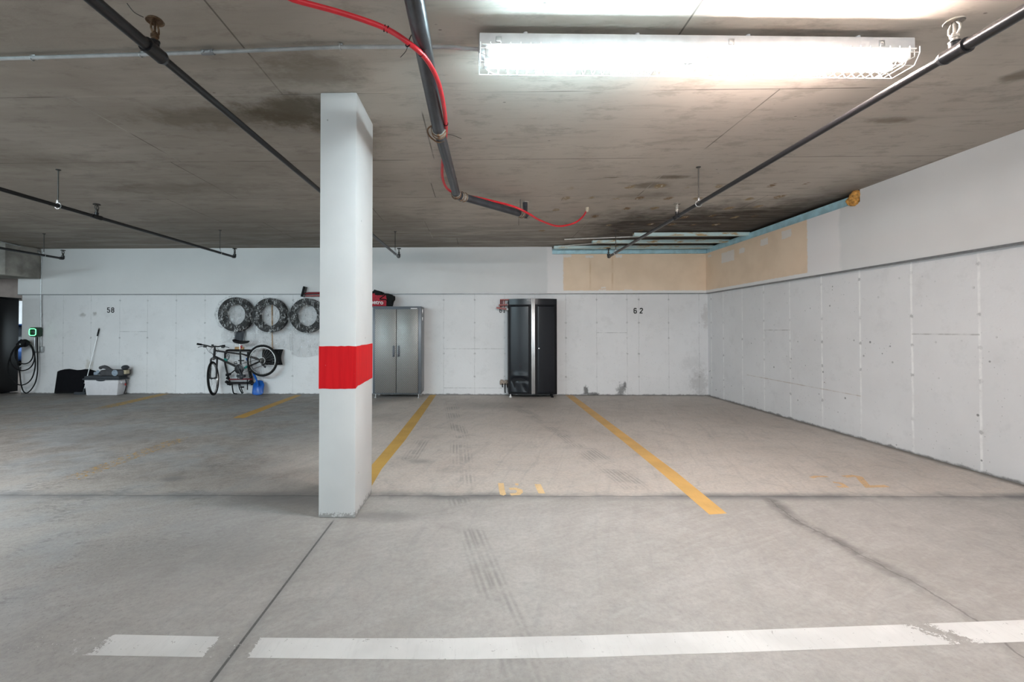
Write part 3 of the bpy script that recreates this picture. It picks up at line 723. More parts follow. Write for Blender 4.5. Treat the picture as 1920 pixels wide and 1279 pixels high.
DIG = {
    '5': [[(.95, 1), (.08, 1), (.08, .58), (.7, .58), (.92, .45), (.92, .13), (.75, 0), (.2, 0), (.05, .12), (.05, .22)]],
    '8': [[(.25, .54), (.08, .66), (.08, .88), (.25, 1), (.75, 1), (.92, .88), (.92, .66), (.75, .54), (.25, .54), (.05, .40), (.05, .13), (.22, 0), (.78, 0), (.95, .13), (.95, .40), (.75, .54)]],
    '6': [[(.88, .82), (.75, 1), (.25, 1), (.08, .84), (.08, .14), (.25, 0), (.75, 0), (.92, .14), (.92, .42), (.75, .56), (.2, .56)]],
    '2': [[(.08, .78), (.08, .86), (.25, 1), (.75, 1), (.92, .86), (.92, .66), (.1, .1), (.06, 0), (.95, 0)]],
    '1': [[(.15, .84), (.5, 1), (.5, .0)], [(.15, 0), (.85, 0)]],
}
def wall_number(text, px0, px1, py0, py1, label, gap=.22):
    a = at_Y(px0, py1, YB - .0005); c = at_Y(px1, py0, YB - .0005)
    tot, hh = c.x - a.x, c.z - a.z
    dw = tot / (len(text) + gap * (len(text) - 1)); b = MB()
    for i, ch in enumerate(text):
        ox = a.x + i * dw * (1 + gap); sw = dw * .27
        for st in DIG[ch]:
            b.ribbon([(ox + sw / 2 + u * (dw - sw), a.z + sw / 2 + v * (hh - sw)) for u, v in st], sw, (0, YB - .0004, 0), XV, ZV, .0012)
    return note(b.build('wall_number', 'stencil', wall_back, smooth=0), label)
wall_number('58', 200.5, 214.5, 576.5, 586.5, 'black stencilled 58 on the white wall')
wall_number('61', 936, 948, 577, 586.5, 'black stencilled 61 half hidden behind the red rack', .25)
wall_number('62', 1187.5, 1206, 577.5, 588, 'black stencilled 62 on the white wall', .6)

# ------------------------------------------------------------------ column
cx0, cx1, cy0, cy1 = -1.054, -.808, 3.0, 3.47
col = thing('concrete_column', 'white square concrete column with a red band', 'column', ((cx0 + cx1) / 2, (cy0 + cy1) / 2, 0))
b = MB(); b.box(((cx0 + cx1) / 2, (cy0 + cy1) / 2, ZC / 2), (cx1 - cx0, cy1 - cy0, ZC), bevel=.008)
b.build('shaft', 'column', col)
zr0, zr1 = at_Y(630, 729, 3.0).z, at_Y(630, 649, 3.0).z
b = MB()
N = 10
ring = []
for (xa, ya, xb, yb) in ((cx0, cy0, cx1, cy0), (cx1, cy0, cx1, cy1), (cx1, cy1, cx0, cy1), (cx0, cy1, cx0, cy0)):
    for i in range(N): ring.append((xa + (xb - xa) * i / N, ya + (yb - ya) * i / N))
cxm, cym = (cx0 + cx1) / 2, (cy0 + cy1) / 2
lo, hi = [], []
for i, (x, y) in enumerate(ring):
    ex = x + math.copysign(.0012, x - cxm) if abs(abs(x - cxm) - (cx1 - cx0) / 2) < 1e-6 else x
    ey = y + math.copysign(.0012, y - cym) if abs(abs(y - cym) - (cy1 - cy0) / 2) < 1e-6 else y
    if i % N == 0:
        ex, ey = cxm + math.copysign((cx1 - cx0) / 2 + .0012, x - cxm), cym + math.copysign((cy1 - cy0) / 2 + .0012, y - cym)
    j = random.uniform(-.002, .002)
    if y > cy0 + .01: j += .012 * (y - cy0) / (cy1 - cy0)
    lo.append(b.bm.verts.new((ex, ey, zr0 + j + (.012 if y > cy0 + .01 else 0)))); hi.append(b.bm.verts.new((ex, ey, zr1 + random.uniform(-.002, .002) + .01 * (y - cy0))))
for i in range(len(ring)):
    k = (i + 1) % len(ring); b.bm.faces.new((lo[i], lo[k], hi[k], hi[i]))
note(b.build('painted_band', 'red_band', col, smooth=0), 'glossy red band painted round the column')

# ------------------------------------------------------------------ strip light
LA = at_z(898, 106, 2.70); LB = at_z(1694, 114, 2.70)
rzl = math.atan2(LB.y - LA.y, LB.x - LA.x); LL = (Vector((LB.x - LA.x, LB.y - LA.y))).length
lt = thing('strip_light', 'long wire-caged fluorescent strip light on the ceiling', 'light', (LA.x, LA.y, ZC), rzl)
b = MB(); b.box((LL / 2, 0, -.076), (LL, .13, .066), bevel=.004)
for x in (.25, LL / 2 - .3, LL / 2 + .3, LL - .25): b.cyl((x, 0, 0), (x, 0, -.045), .012, seg=10)
hs = b.build('housing', 'grey_enamel', lt, local=True)
b = MB(); b.box((LL / 2, 0, -.113), (LL - .02, .168, .006), bevel=.002); b.build('reflector', 'white_enamel', lt, local=True)
H2 = LL / 2
for k in range(2):
    x0 = .03 + k * H2; x1 = (k + 1) * H2 - .03
    for s in (-1, 1):
        b = MB(); b.tube([(x0 + .03, s * .052, -.142), (x1 - .03, s * .052, -.142)], .018, 14)
        t = b.build('lamp_tube', ('tube_cool', 'tube_warm')[k], lt, local=True)
        note(t, ('cool white fluorescent tube', 'warm white fluorescent tube')[k])
        for xe in (x0 + .015, x1 - .015):
            b = MB(); b.box((xe, s * .052, -.137), (.03, .04, .05), bevel=.005)
            b.build('lamp_holder', 'white_enamel', t, local=True)
    # wire guard: cross wires bent round the lamps, joined by long wires
    b = MB(); r = .0022; n = 23
    xa, xb = k * H2 + .004, (k + 1) * H2 - .004
    for i in range(n):
        x = xa + (xb - xa) * i / (n - 1)
        dx = 0
        b.tube([(x, -.092, -.108), (x, -.092, -.14), (x, -.062, -.192), (x, .062, -.192), (x, .092, -.14), (x, .092, -.108)], r, 5)
    for (yy, zz) in ((-.092, -.14), (-.062, -.192), (.062, -.192), (.092, -.14)):
        b.tube([(xa, yy, zz), (xb, yy, zz)], r, 5)
    xe, xi, kk = (xa - .002, xa + .09, -1) if k == 0 else (xb + .002, xb - .09, 1)
    for yy in (-.062, 0, .062):
        b.tube([(xe, yy, -.11), (xe, yy, -.145), (xi, yy, -.192)], r, 5)
    b.build('wire_guard', 'wire', lt, local=True)
for x in (.1, LL / 2 + .17, LL - .18):
    b = MB(); b.box((x, -.067, -.078), (.03, .006, .03), bevel=.002); b.build('mounting_clip', 'galv', lt, local=True)

# conduit feeding the light
cd = [at_z(-40, 111, ZC - .028), at_z(0, 110, ZC - .028), at_z(385, 98, ZC - .028), at_z(640, 88, ZC - .028), at_z(830, 88, ZC - .03), at_z(870, 91, ZC - .045), at_z(904, 93, ZC - .058)]
o = thing('ceiling_conduit', 'thin galvanised conduit along the ceiling to the strip light', 'conduit', tuple(cd[2]))
b = MB(); b.tube([cd[0], cd[1], cd[2]] + smooth_path(cd[3:], 6), .0105, 10); b.build('pipe', 'galv', o)
for p, nm in (((390, 98), 'coupling'), ((264, 103), 'strap'), ((638, 88), 'strap'), ((60, 109), 'strap')):
    q = at_z(*p, ZC - .028); d = (cd[3] - cd[1]).normalized(); b = MB()
    if nm == 'coupling':
        b.cyl(q - d * .035, q + d * .035, .0155, seg=12)
        for e in (-.018, .018): b.cyl(q + d * e, q + d * e - Vector((0, .02, .004)), .005, seg=8)
    else:
        b.torus(q, d, .0135, .0035, 20, 6); b.box(q + Vector((0, .025, .022)), (.022, .04, .005), bevel=.001); b.cyl(q + Vector((0, .028, .02)), q + Vector((0, .028, .008)), .006, seg=8)
    b.build(nm, 'trim' if nm == 'coupling' else 'galv', o)

# ------------------------------------------------------------------ sprinkler pipes
ZP = 2.47
def sprinkler(parent, base, rusty, sidewall=False):
    """upright sprinkler head standing on base"""
    b = MB(); x, y, z = base
    b.lathe([(.013, 0), (.013, .018), (.017, .019), (.017, .03), (.011, .033), (.009, .042)], base, seg=12)
    for s in (-1, 1):
        b.tube([(x, y + s * .012, z + .03), (x, y + s * .024, z + .048), (x, y + s * .024, z + .068), (x, y + s * .010, z + .088), (x, y, z + .092)], .0045, 6)
    b.cyl((x, y, z + .04), (x, y, z + .09), .005, seg=8)
    h = b.build('sprinkler_head', rusty, parent)
    b = MB(); b.lathe([(.003, .088), (.012, .092), (.030, .094), (.036, .088), (.037, .090), (.031, .098), (.012, .097), (.003, .097)], base, seg=20)
    b.build('deflector', rusty, h)
def hanger(parent, p, mat='rod'):
    x, y, z = p
    b = MB(); b.cyl((x, y, z + .035), (x, y, ZC), .0055, seg=8)
    rd = b.build('hanger_rod', mat, parent)
    b = MB(); b.torus((x, y, z), (0, 1, 0), .030, .0045, 24, 6)
    b.box((x, y, z + .037), (.022, .022, .016), bevel=.003); b.lathe([(.007, 0), (.011, 0), (.011, .010), (.007, .010)], (x, y, z + .045), seg=6)
    b.build('ring_clamp', 'galv', rd)
    b = MB(); b.lathe([(.022, 0), (.022, -.006), (.008, -.012)], (x, y, ZC), seg=14); b.build('ceiling_plate', mat, rd)
def branch(label, x_at, y0, heads, yend, hangs, rusty, big=.0245, small=.0185):
    o = thing('sprinkler_pipe', label, 'sprinkler pipe', (x_at(yend), yend, ZP), group='sprinkler branch pipes')
    P = lambda y, z=ZP: Vector((x_at(y), y, z))
    ys = [y0] + heads + [yend]
    for i, (a, c) in enumerate(zip(ys[:-1], ys[1:])):
        b = MB(); b.tube([P(a), P(c)], big if i == 0 else small, 14); b.build('pipe', 'black_pipe', o)
    for i, h in enumerate(heads):
        rb = big if i == 0 else small
        b = MB()
        d = (P(h + .1) - P(h)).normalized()
        b.tube([P(h) - d * .055, P(h) - d * .042, P(h) - d * .040, P(h) + d * .040, P(h) + d * .042, P(h) + d * .06], [rb + .008, rb + .008, rb + .005, rb + .005, rb + .006, small + .006], 16)
        b.cyl(P(h), P(h, ZP + .045), .019, seg=14); b.torus(P(h, ZP + .045), ZV, .017, .005, 18, 6)
        t = b.build('tee', 'black_pipe', o)
        sprinkler(o, P(h, ZP + .045), rusty)
    b = MB()
    pe = P(yend); pa = P(yend - .05)
    b.tube(smooth_path([pa, P(yend - .015), P(yend, ZP + .008), P(yend, ZP + .05)], 5), small + .005, 14)
    b.torus(pa, YV, small + .003, .005, 18, 6); b.torus(P(yend, ZP + .048), ZV, small + .002, .005, 18, 6)
    b.build('elbow', 'black_pipe', o); sprinkler(o, P(yend, ZP + .05), 'rod')
    for h in hangs: hanger(o, P(h))
    return o
def liner(a, c):
    return lambda y: a.x + (c.x - a.x) * (y - a.y) / (c.y - a.y)
a, c = at_z(290, 97, ZP), at_z(748, 482, ZP)
branch('black sprinkler pipe passing behind the white column', liner(a, c), -1.5, [a.y, 4.86], c.y, [at_z(740, 476, ZP).y], 'rust')
a, c = at_z(1790, 98, ZP), at_z(1141, 482, ZP)
br = branch('black sprinkler pipe nearest the right wall', liner(a, c), -1.5, [a.y, at_z(1273, 406, ZP).y], c.y, [at_z(1313, 382, ZP).y, at_z(1155, 474, ZP).y], 'clampband', .0255, .019)
a, c = at_z(171, 404, ZP), at_z(440, 482, ZP)
branch('black sprinkler pipe left of the column, ending above the hanging tyres', liner(a, c), -1.5, [at_z(171, 407, ZP).y - 2.9, at_z(171, 407, ZP).y], c.y, [at_z(90, 386, ZP).y, at_z(408, 474, ZP).y], 'rod')
a, c = at_z(0, 470, ZP), at_z(118, 485, ZP)
branch('black sprinkler pipe passing the bare concrete beam at far left', lambda y: c.x + (c.y - y) * -.02, -1.5, [1.9, 4.8], c.y, [at_z(67, 479, ZP).y], 'rod')

# ------------------------------------------------------------------ drain pipe and red tubing
ZD = 2.655; RD = .041
d0 = at_z(774, -60, ZD); d1 = at_z(856, 366, ZD); d2 = at_z(988, 404, ZD)
dp = thing('drain_pipe', 'thick black drain pipe hung under the ceiling', 'pipe', tuple(d1))
dm = at_z(823, 245, ZD)
dj1 = (d1 - d0).normalized(); dj2 = (d2 - d1).normalized()
b = MB(); b.tube([d0 - dj1 * 1.2, dm], RD + .003, 22); b.build('pipe_section', 'abs', dp)
b = MB(); b.tube([dm, d1 - dj1 * .06], RD, 22); b.build('pipe_section', 'abs', dp)
b = MB(); b.tube([d1 + dj2 * .08, d2], RD, 22); b.build('pipe_section', 'abs', dp)
def band(c, d, r=RD, ln=.075, name='band_coupling'):
    b = MB(); c = Vector(c)
    b.tube([c - d * ln / 2, c + d * ln / 2], r + .0065, 22)
    o = b.build(name, 'clampband', dp)
    for e in (-.3, .3):
        b = MB(); q = c + d * e * ln
        b.torus(q, d, r + .008, .0035, 28, 6); b.box(q + Vector((0, -.02, -r - .008)), (.016, .014, .012), bevel=.002)
        b.build('hose_clamp', 'copper', o)
band(dm, dj1, RD + .002); band(d1 - dj1 * .05, dj1); band(d1 + dj2 * .09, dj2); band(d2 - dj2 * .12, dj2)
b = MB(); b.tube(smooth_path([d1 - dj1 * .09, d1 - dj1 * .03, d1 + dj2 * .04, d1 + dj2 * .10], 5), RD + .004, 20); b.build('elbow', 'abs', dp)
b = MB(); b.cyl(d2 - dj2 * .02, d2 + dj2 * .015, RD + .004, seg=20); b.lathe([(.02, 0), (.02, .02), (.004, .022)], d2 + dj2 * .014, dj2, 12); b.build('end_cap', 'clampband', dp)
ds = d2 - dj2 * .05
b = MB(); b.tube(smooth_path([ds, ds + Vector((.01, .02, .05)), ds + Vector((.015, .05, .10)), (ds.x + .015, ds.y + .06, ZC)], 5), .03, 16); b.build('riser', 'abs', dp)
b = MB(); b.lathe([(.04, 0), (.04, -.008), (.03, -.012)], (ds.x + .02, ds.y + .06, ZC), seg=18); b.build('ceiling_collar', 'clampband', dp)
for q in (dm - dj1 * 1.0, d1 - dj1 * .02, d2 - dj2 * .13):
    b = MB(); b.torus(q, dj1 if q is not d2 else dj2, RD + .009, .003, 26, 6); b.cyl(q + Vector((.0, 0, RD)), (q.x, q.y, ZC), .004, seg=6)
    b.build('hanger_strap', 'rod', dp)
for (p, e) in ((dm + Vector((.02, .1, .02)), Vector((.13, .16, .03))), (d2 + Vector((-.1, -.0, -.03)), Vector((.0, .01, -.09)))):
    b = MB(); b.tube(smooth_path([p, p + e * .5 + Vector((0, 0, .01)), p + e], 4), .0016, 5); b.build('loose_tie', 'black_plastic', dp)
b = MB(); b.tube(smooth_path([dm + Vector((-.03, -.05, .02)), dm + Vector((-.075, -.03, .0)), dm + Vector((-.075, .06, -.01)), dm + Vector((-.02, .1, -.04)), dm + Vector((.03, .1, -.03))], 6), .0055, 8)
b.build('wire_loop', 'copper', dp)

rc = [at_z(520, -14, 2.74), at_z(553, 0, 2.735), at_z(640, 24, 2.72), at_z(720, 52, 2.68), at_z(768, 82, 2.603), at_z(800, 112, 2.595), at_z(822, 155, 2.61), at_z(833, 205, 2.635), at_z(836, 250, 2.67), at_z(830, 300, 2.71), at_z(830, 335, 2.715), at_z(842, 357, 2.715), at_z(868, 365, 2.71), at_z(915, 375, 2.705), at_z(962, 387, 2.69), at_z(990, 400, 2.625), at_z(1012, 413, 2.61), at_z(1045, 424, 2.63), at_z(1075, 419, 2.69), at_z(1092, 407, 2.75), at_z(1101, 393, 2.80)]
rt = thing('red_tubing', 'bright red flexible tubing looped round the black drain pipe', 'tubing', tuple(rc[4]))
path = smooth_path([rc[0] + (rc[0] - rc[1]) * 8] + rc, 8)
b = MB(); b.tube(path, .0125, 12); b.build('tube', 'red_cable', rt)
b = MB(); b.lathe([(.02, 0), (.024, -.02), (.018, -.05), (.013, -.06)], (rc[-1].x, rc[-1].y, ZC), seg=10); b.build('sealant_plug', 'putty', rt)
def tie(px, py, z, d, tail):
    q = at_z(px, py, z); b = MB(); b.torus(q, d, .0135, .003, 20, 6)
    if tail is not None: b.tube(smooth_path([q, q + tail * .5 + Vector((.01, 0, 0)), q + tail], 4), .0015, 5)
    b.build('cable_tie', 'black_plastic', rt)
tie(721, 53, 2.68, (rc[3] - rc[2]), None); tie(727, 55, 2.675, (rc[3] - rc[2]), None)
tie(790, 100, 2.596, rc[5] - rc[4], None); tie(765, 82, 2.603, rc[5] - rc[4], Vector((-.06, .14, .02)))
tie(836, 232, 2.655, rc[8] - rc[7], None)

# small bits stuck on the ceiling
q = at_z(238, 6, ZC)
b = MB(); b.tube(smooth_path([(q.x, q.y, ZC), (q.x + .02, q.y + .02, ZC - .03), (q.x + .045, q.y + .05, ZC - .035)], 4), .002, 5)
tag(b.build('wire_stub', 'rod', origin=(q.x, q.y, ZC)), 'short bent wire sticking out of the ceiling near the front', 'wire')

# ------------------------------------------------------------------ exposed steel framing at the back corner
def channel(name, a, c, h, dpt, mat, label, cat='steel track', group='exposed steel tracks', open_up=True):
    a, c = Vector(a), Vector(c); d = (c - a).normalized(); s = d.cross(ZV)
    b = MB(); t = .004
    L = (c - a).length; m = (a + c) / 2
    rot = Matrix((d, s, ZV)).transposed()
    b.box(m - s * dpt / 2, (L, t, h), rot=rot); b.box(m + s * dpt / 2, (L, t, h), rot=rot)
    b.box(m - ZV * (h / 2), (L, dpt, t), rot=rot)
    for i in range(int(L / .6)):
        q = a + d * (.3 + i * .6); b.cyl(q - ZV * (h / 2 + .004), q - ZV * (h / 2), .006, seg=8)
    return tag(b.build(name, mat, origin=tuple(a), smooth=0), label, cat, group)
channel('steel_track', (1.42, YU + .055, 2.745), (4.37, YU + .055, 2.745), .09, .06, 'blue_steel', 'pale blue steel track along the top of the back drywall')
channel('steel_track', (XU + .055, 5.24, 2.745), (XU + .055, YU - .0, 2.745), .10, .06, 'blue_steel', 'pale blue steel track along the top of the right drywall')
channel('steel_track', (2.52, 7.40, 2.785), (4.36, 7.40, 2.785), .05, .065, 'rust_stud', 'stained pale steel track under the ceiling, farthest from the back wall')
channel('steel_track', (2.0, 7.98, 2.785), (4.36, 7.98, 2.785), .05, .065, 'rust_stud', 'pale steel track under the ceiling, middle one of three')
channel('steel_track', (1.42, 8.52, 2.785), (4.36, 8.52, 2.785), .05, .065, 'rust_stud', 'pale blue steel track under the ceiling, closest to the back wall')
p, q = at_z(1058, 449, ZC - .02), at_z(1200, 443.5, ZC - .02)
b = MB(); b.tube([p, q], .011, 10); b.torus(q, (q - p), .012, .004, 14, 6)
tag(b.build('ceiling_rod', 'white_conduit', origin=tuple(p)), 'thin whitish conduit stub reaching the outer steel track', 'conduit')
p, q = at_z(1046, 461.5, ZC - .02), at_z(1118, 456.5, ZC - .02)
b = MB(); b.tube([p, q], .010, 10); b.torus(q, (q - p), .011, .004, 14, 6)
tag(b.build('ceiling_rod', 'white_conduit', origin=tuple(p)), 'thin dull conduit stub reaching the middle steel track', 'conduit')
# foam
b = MB()
for (px, py, r, k) in ((1604, 361, .055, 1.0), (1601, 370, .055, 1), (1603, 378, .05, 1), (1594, 377, .05, .8), (1606, 366, .045, 1), (1598, 381, .03, .8)):
    q = at_X(px, py, XU - .005); b.ball((q.x, q.y, min(q.z, 2.79)), r, (.75, 1, 1.05), 14)
fo = tag(b.build('foam_blob', 'foam', origin=tuple(at_X(1603, 370, XU))), 'lump of orange expanding foam at the end of the blue track', 'foam')
tx = bpy.data.textures.new('foam_lumps', 'CLOUDS'); tx.noise_scale = .05
md = fo.modifiers.new('remesh', 'REMESH'); md.mode = 'VOXEL'; md.voxel_size = .008
md = fo.modifiers.new('lumps', 'DISPLACE'); md.texture = tx; md.strength = .03; md.texture_coords = 'LOCAL'
# ------------------------------------------------------------------ silver cabinet with bag
Yf = 8.27
sx0, sx1 = at_Y(698.5, 650, Yf).x, at_Y(789.5, 650, Yf).x
zt = at_Y(740, 576, Yf).z
sc = thing('storage_cabinet', 'tall silver diamond-plate storage cabinet with two doors', 'cabinet', ((sx0 + sx1) / 2, Yf + .2, 0))
b = MB(); b.box(((sx0 + sx1) / 2, Yf + .235, (zt + .075) / 2), (sx1 - sx0, .43, zt - .075), bevel=.008); b.build('body', 'cab_frame', sc)
b = MB(); b.box(((sx0 + sx1) / 2, Yf + .22, zt + .005), (sx1 - sx0 + .012, .46, .02), bevel=.006); b.build('top_panel', 'cab_frame', sc)
for s, xs in ((-1, sx0), (1, sx1)):
    b = MB(); b.box((xs + s * .003, Yf + .235, (zt + .1) / 2), (.008, .36, zt - .16), bevel=.003); b.build('side_panel', 'cab_side', sc)
xm = at_Y(743, 650, Yf).x; dz0, dz1 = at_Y(740, 737, Yf).z, at_Y(740, 580, Yf).z
for s, (xa, xb) in ((-1, (sx0 + .045, xm - .004)), (1, (xm + .004, sx1 - .055))):
    b = MB(); b.box(((xa + xb) / 2, Yf + .008, (dz0 + dz1) / 2), (xb - xa, .028, dz1 - dz0), bevel=.006); d = b.build('door', 'diamond', sc)
    hx = xm + s * .045; hz = at_Y(740, 659, Yf).z
    b = MB(); b.tube(smooth_path([(hx, Yf - .006, hz + .085), (hx, Yf - .034, hz + .075), (hx, Yf - .038, hz), (hx, Yf - .034, hz - .075), (hx, Yf - .006, hz - .085)], 5), .009, 10)
    b.box((hx, Yf - .008, hz), (.042, .006, .20), bevel=.003); b.lathe([(.012, 0), (.012, .006), (.008, .008)], (hx, Yf - .012, hz + .10), (0, -1, 0), 12)
    b.build('handle', 'cab_frame', d)
q = at_Y(776, 578.5, Yf)
b = MB(); b.box((q.x, Yf + .013, q.z), (.12, .008, .018), bevel=.002); b.build('badge', 'white_print', sc)
q = at_Y(791.5, 592, Yf + .1)
for dz_, hh_ in ((.08, .09), (-.06, .07)):
    b = MB(); b.box((sx1 + .012, Yf + .12, q.z + dz_), (.012, .06, hh_), bevel=.004); b.build('side_latch', 'alu', sc)
for x in (sx0 + .05, sx1 - .05):
    for y in (Yf + .05, Yf + .40):
        b = MB(); b.lathe([(.025, 0), (.025, .012), (.011, .018), (.011, .08)], (x, y, 0), seg=14); b.build('leveling_foot', 'alu', sc)

def lumpy(o, strength, size):
    t = bpy.data.textures.new('lumps', 'CLOUDS'); t.noise_scale = size
    m = o.modifiers.new('subdivision', 'SUBSURF'); m.subdivision_type = 'SIMPLE'; m.levels = 4; m.render_levels = 4
    m = o.modifiers.new('lumps', 'DISPLACE'); m.texture = t; m.strength = strength; m.texture_coords = 'LOCAL'
    return o
zc = zt + .022
bag = thing('tote_bag', 'red and black soft bag with white lettering on the silver cabinet', 'bag', (sx0 + .2, Yf + .2, zc))
bx0, bx1 = at_Y(688, 560, Yf + .1).x, at_Y(733, 560, Yf + .1).x
bz1 = at_Y(715, 552, Yf + .1).z
b = MB()
b.prism([(bx0, zc + .003), (bx1 - .075, zc + .003), (bx1 - .07, zc + .11), (bx1 - .09, zc + .215), (bx0 + .15, bz1 + .02), (bx0 + .02, bz1 + .0)], (0, Yf + .33, 0), XV, ZV, .24)
body = b.build('body', 'bag_red', bag, smooth=60); lumpy(body, .02, .08)
b = MB()
b.prism([(bx1 - .085, zc + .003), (bx1 - .01, zc + .003), (bx1 + .01, zc + .09), (bx1 + .035, zc + .13), (bx1 + .03, zc + .2), (bx1 - .02, zc + .225), (bx1 - .10, zc + .24), (bx1 - .075, zc + .12)], (0, Yf + .34, 0), XV, ZV, .25)
lumpy(b.build('side_panel', 'bag_black', bag, smooth=60), .02, .07)
b = MB()
b.prism([(bx0, bz1 - .03), (bx0 + .16, bz1 - .015), (bx1 - .16, bz1 - .02), (bx1 - .06, zc + .21), (bx1 - .04, zc + .232), (bx1 - .2, bz1 + .02), (bx0 + .28, bz1 + .045), (bx0 + .14, bz1 + .09), (bx0 + .11, bz1 + .055), (bx0, bz1 + .05)], (0, Yf + .335, 0), XV, ZV, .245)
lumpy(b.build('top_flap', 'bag_black', bag, smooth=60), .015, .06)
b = MB(); b.tube(smooth_path([(bx1 - .11, Yf + .085, zc + .2), (bx1 - .2, Yf + .08, zc + .13), (bx1 - .08, Yf + .075, zc + .115), (bx1 - .075, Yf + .08, zc + .03)], 6), .009, 8); b.build('carry_strap', 'bag_black', bag)

def lettering(text, name, mat, parent, x, y, z, size, ext=.002):
    cu = bpy.data.curves.new(name, 'FONT'); cu.body = text; cu.size = size; cu.extrude = ext; cu.offset = size * .018
    t = bpy.data.objects.new(name, cu); COL.objects.link(t)
    dg = bpy.context.evaluated_depsgraph_get(); me = bpy.data.meshes.new_from_object(t.evaluated_get(dg))
    bpy.data.objects.remove(t)
    for v in me.vertices: v.co = Vector((v.co.x, -v.co.z, v.co.y))
    me.materials.clear(); me.materials.append(M[mat])
    o = bpy.data.objects.new(name, me); COL.objects.link(o); o.parent = parent
    o.location = Vector((x, y, z)) - W[parent.name]; W[o.name] = Vector((x, y, z)); return o
q0, q1 = at_Y(691.5, 569.5, Yf + .08), at_Y(718, 569.5, Yf + .08)
tt = lettering('metro', 'lettering', 'white_print', body, q0.x, Yf + .072, q0.z, (q1.x - q0.x) / 2.45 * 1.0)
tt.rotation_euler = (0, R(3), 0)

# ------------------------------------------------------------------ black cabinet with a bowed front
Ye, Yc = 8.40, 8.315
kx0, kx1 = at_Y(954.5, 650, Ye).x, at_Y(1044, 650, Ye).x
kxm = at_Y(999.8, 650, Yc).x
kz1 = at_Y(1000, 560, Yc).z; kz0 = .055
def arc(x): return Yc + (Ye - Yc) * ((x - kxm) / ((kx1 - kx0) / 2)) ** 2
bc = thing('storage_cabinet', 'tall black cabinet with bowed doors and a silver centre strip', 'cabinet', ((kx0 + kx1) / 2, 8.55, 0))
b = MB(); b.box(((kx0 + kx1) / 2, (Ye + .02 + 8.73) / 2, (kz0 + kz1 - .03) / 2 + .0), (kx1 - kx0 + .012, 8.73 - Ye - .02, kz1 - .03 - kz0), bevel=.006); b.build('body', 'cab_black_body', bc)
def arc_poly(xa, xb, fo, th, n=12):
    xs = [xa + (xb - xa) * i / n for i in range(n + 1)]
    return [(x, arc(x) - fo) for x in xs] + [(x, arc(x) - fo + th) for x in reversed(xs)]
b = MB(); b.prism(arc_poly(kx0, kx1, .008, .36 - .12), (0, 0, kz1 - .105), XV, YV, .105); b.build('top_rail', 'cab_black', bc)
strip = (at_Y(996.4, 650, Yc - .02).x, at_Y(1003.2, 650, Yc - .02).x)
for s, (xa, xb) in ((-1, (kx0, strip[0] - .004)), (1, (strip[1] + .004, kx1))):
    b = MB(); b.prism(arc_poly(xa, xb, 0, .045), (0, 0, kz0 + .01), XV, YV, kz1 - .115 - kz0); dr = b.build('door', 'cab_black_body', bc)
    pa, pb = (at_Y(957.5, 650, Yc).x, at_Y(992.5, 650, Yc).x) if s < 0 else (at_Y(1008, 650, Yc).x, at_Y(1041, 650, Yc).x)
    pz0, pz1 = kz0 + .03, kz1 - .125
    def pf(u, v, pa=pa, pb=pb, s=s):
        x = pa + (pb - pa) * u; z = pz0 + (pz1 - pz0) * v
        e = min(u, 1 - u) * (pb - pa); ez = min(v, 1 - v) * (pz1 - pz0)
        rise = .009 * min(1, e / .012) * min(1, ez / .012)
        y = arc(x) - rise
        if s < 0:            # the dented lower left panel
            zz = (z - .26) / .2
            crease = .30 + .045 * math.sin(u * PI)
            y += .018 * math.exp(-((z - crease) / .035) ** 2) * math.sin(u * PI)
            y -= .010 * math.exp(-((z - .40) / .05) ** 2) * math.sin(u * PI)
            y += .012 * math.exp(-(zz ** 2) * 2) * math.exp(-((u - .15 - .5 * (.36 - z)) / .12) ** 2)
            y += .010 * math.exp(-((z - .16) / .12) ** 2) * math.exp(-((u - .85 + 1.2 * (z - .1)) / .13) ** 2)
        return Vector((x, y, z))
    b = MB(); b.grid(pf, 44, 130); note(b.build('door_panel', 'cab_black', dr, smooth=60), 'dented black door panel' if s < 0 else 'smooth black door panel')
    if s > 0:
        q = at_Y(1010.5, 653.5, Yc)
        b = MB(); b.lathe([(.013, 0), (.013, .006), (.006, .009), (.002, .009)], (q.x, arc(q.x) - .004, q.z), (0, -1, 0), 14); b.build('lock', 'alu', dr)
b = MB()
for (xa, xb, f) in ((strip[0], strip[0] + .026, .022), (strip[0] + .026, strip[1] - .022, .014), (strip[1] - .022, strip[1], .022)):
    b.box(((xa + xb) / 2, Yc - f + .02, (kz0 + .03 + kz1) / 2), (xb - xa + .001, .045, kz1 - kz0 - .02), bevel=.005)
note(b.build('centre_strip', 'alu', bc), 'brushed silver vertical pull strip')
for i, (x, y) in enumerate(((at_Y(957.5, 743, Ye).x, Ye + .03), (at_Y(1036, 743, Ye).x, Ye + .03), (kx0 + .06, 8.66), (kx1 - .06, 8.66))):
    b = MB()
    b.lathe([(.026, 0), (.026, .016), (.012, .022), (.012, .075)], (x, y, 0), seg=14)
    b.build('leveling_foot', 'white_enamel' if i == 0 else 'cab_black_body', bc)
q = at_Y(992.5, 563, Yc)
b = MB(); b.box((q.x - .005, arc(q.x) - .0095, q.z), (.085, .004, .014), bevel=.001); b.build('badge', 'trim', bc)

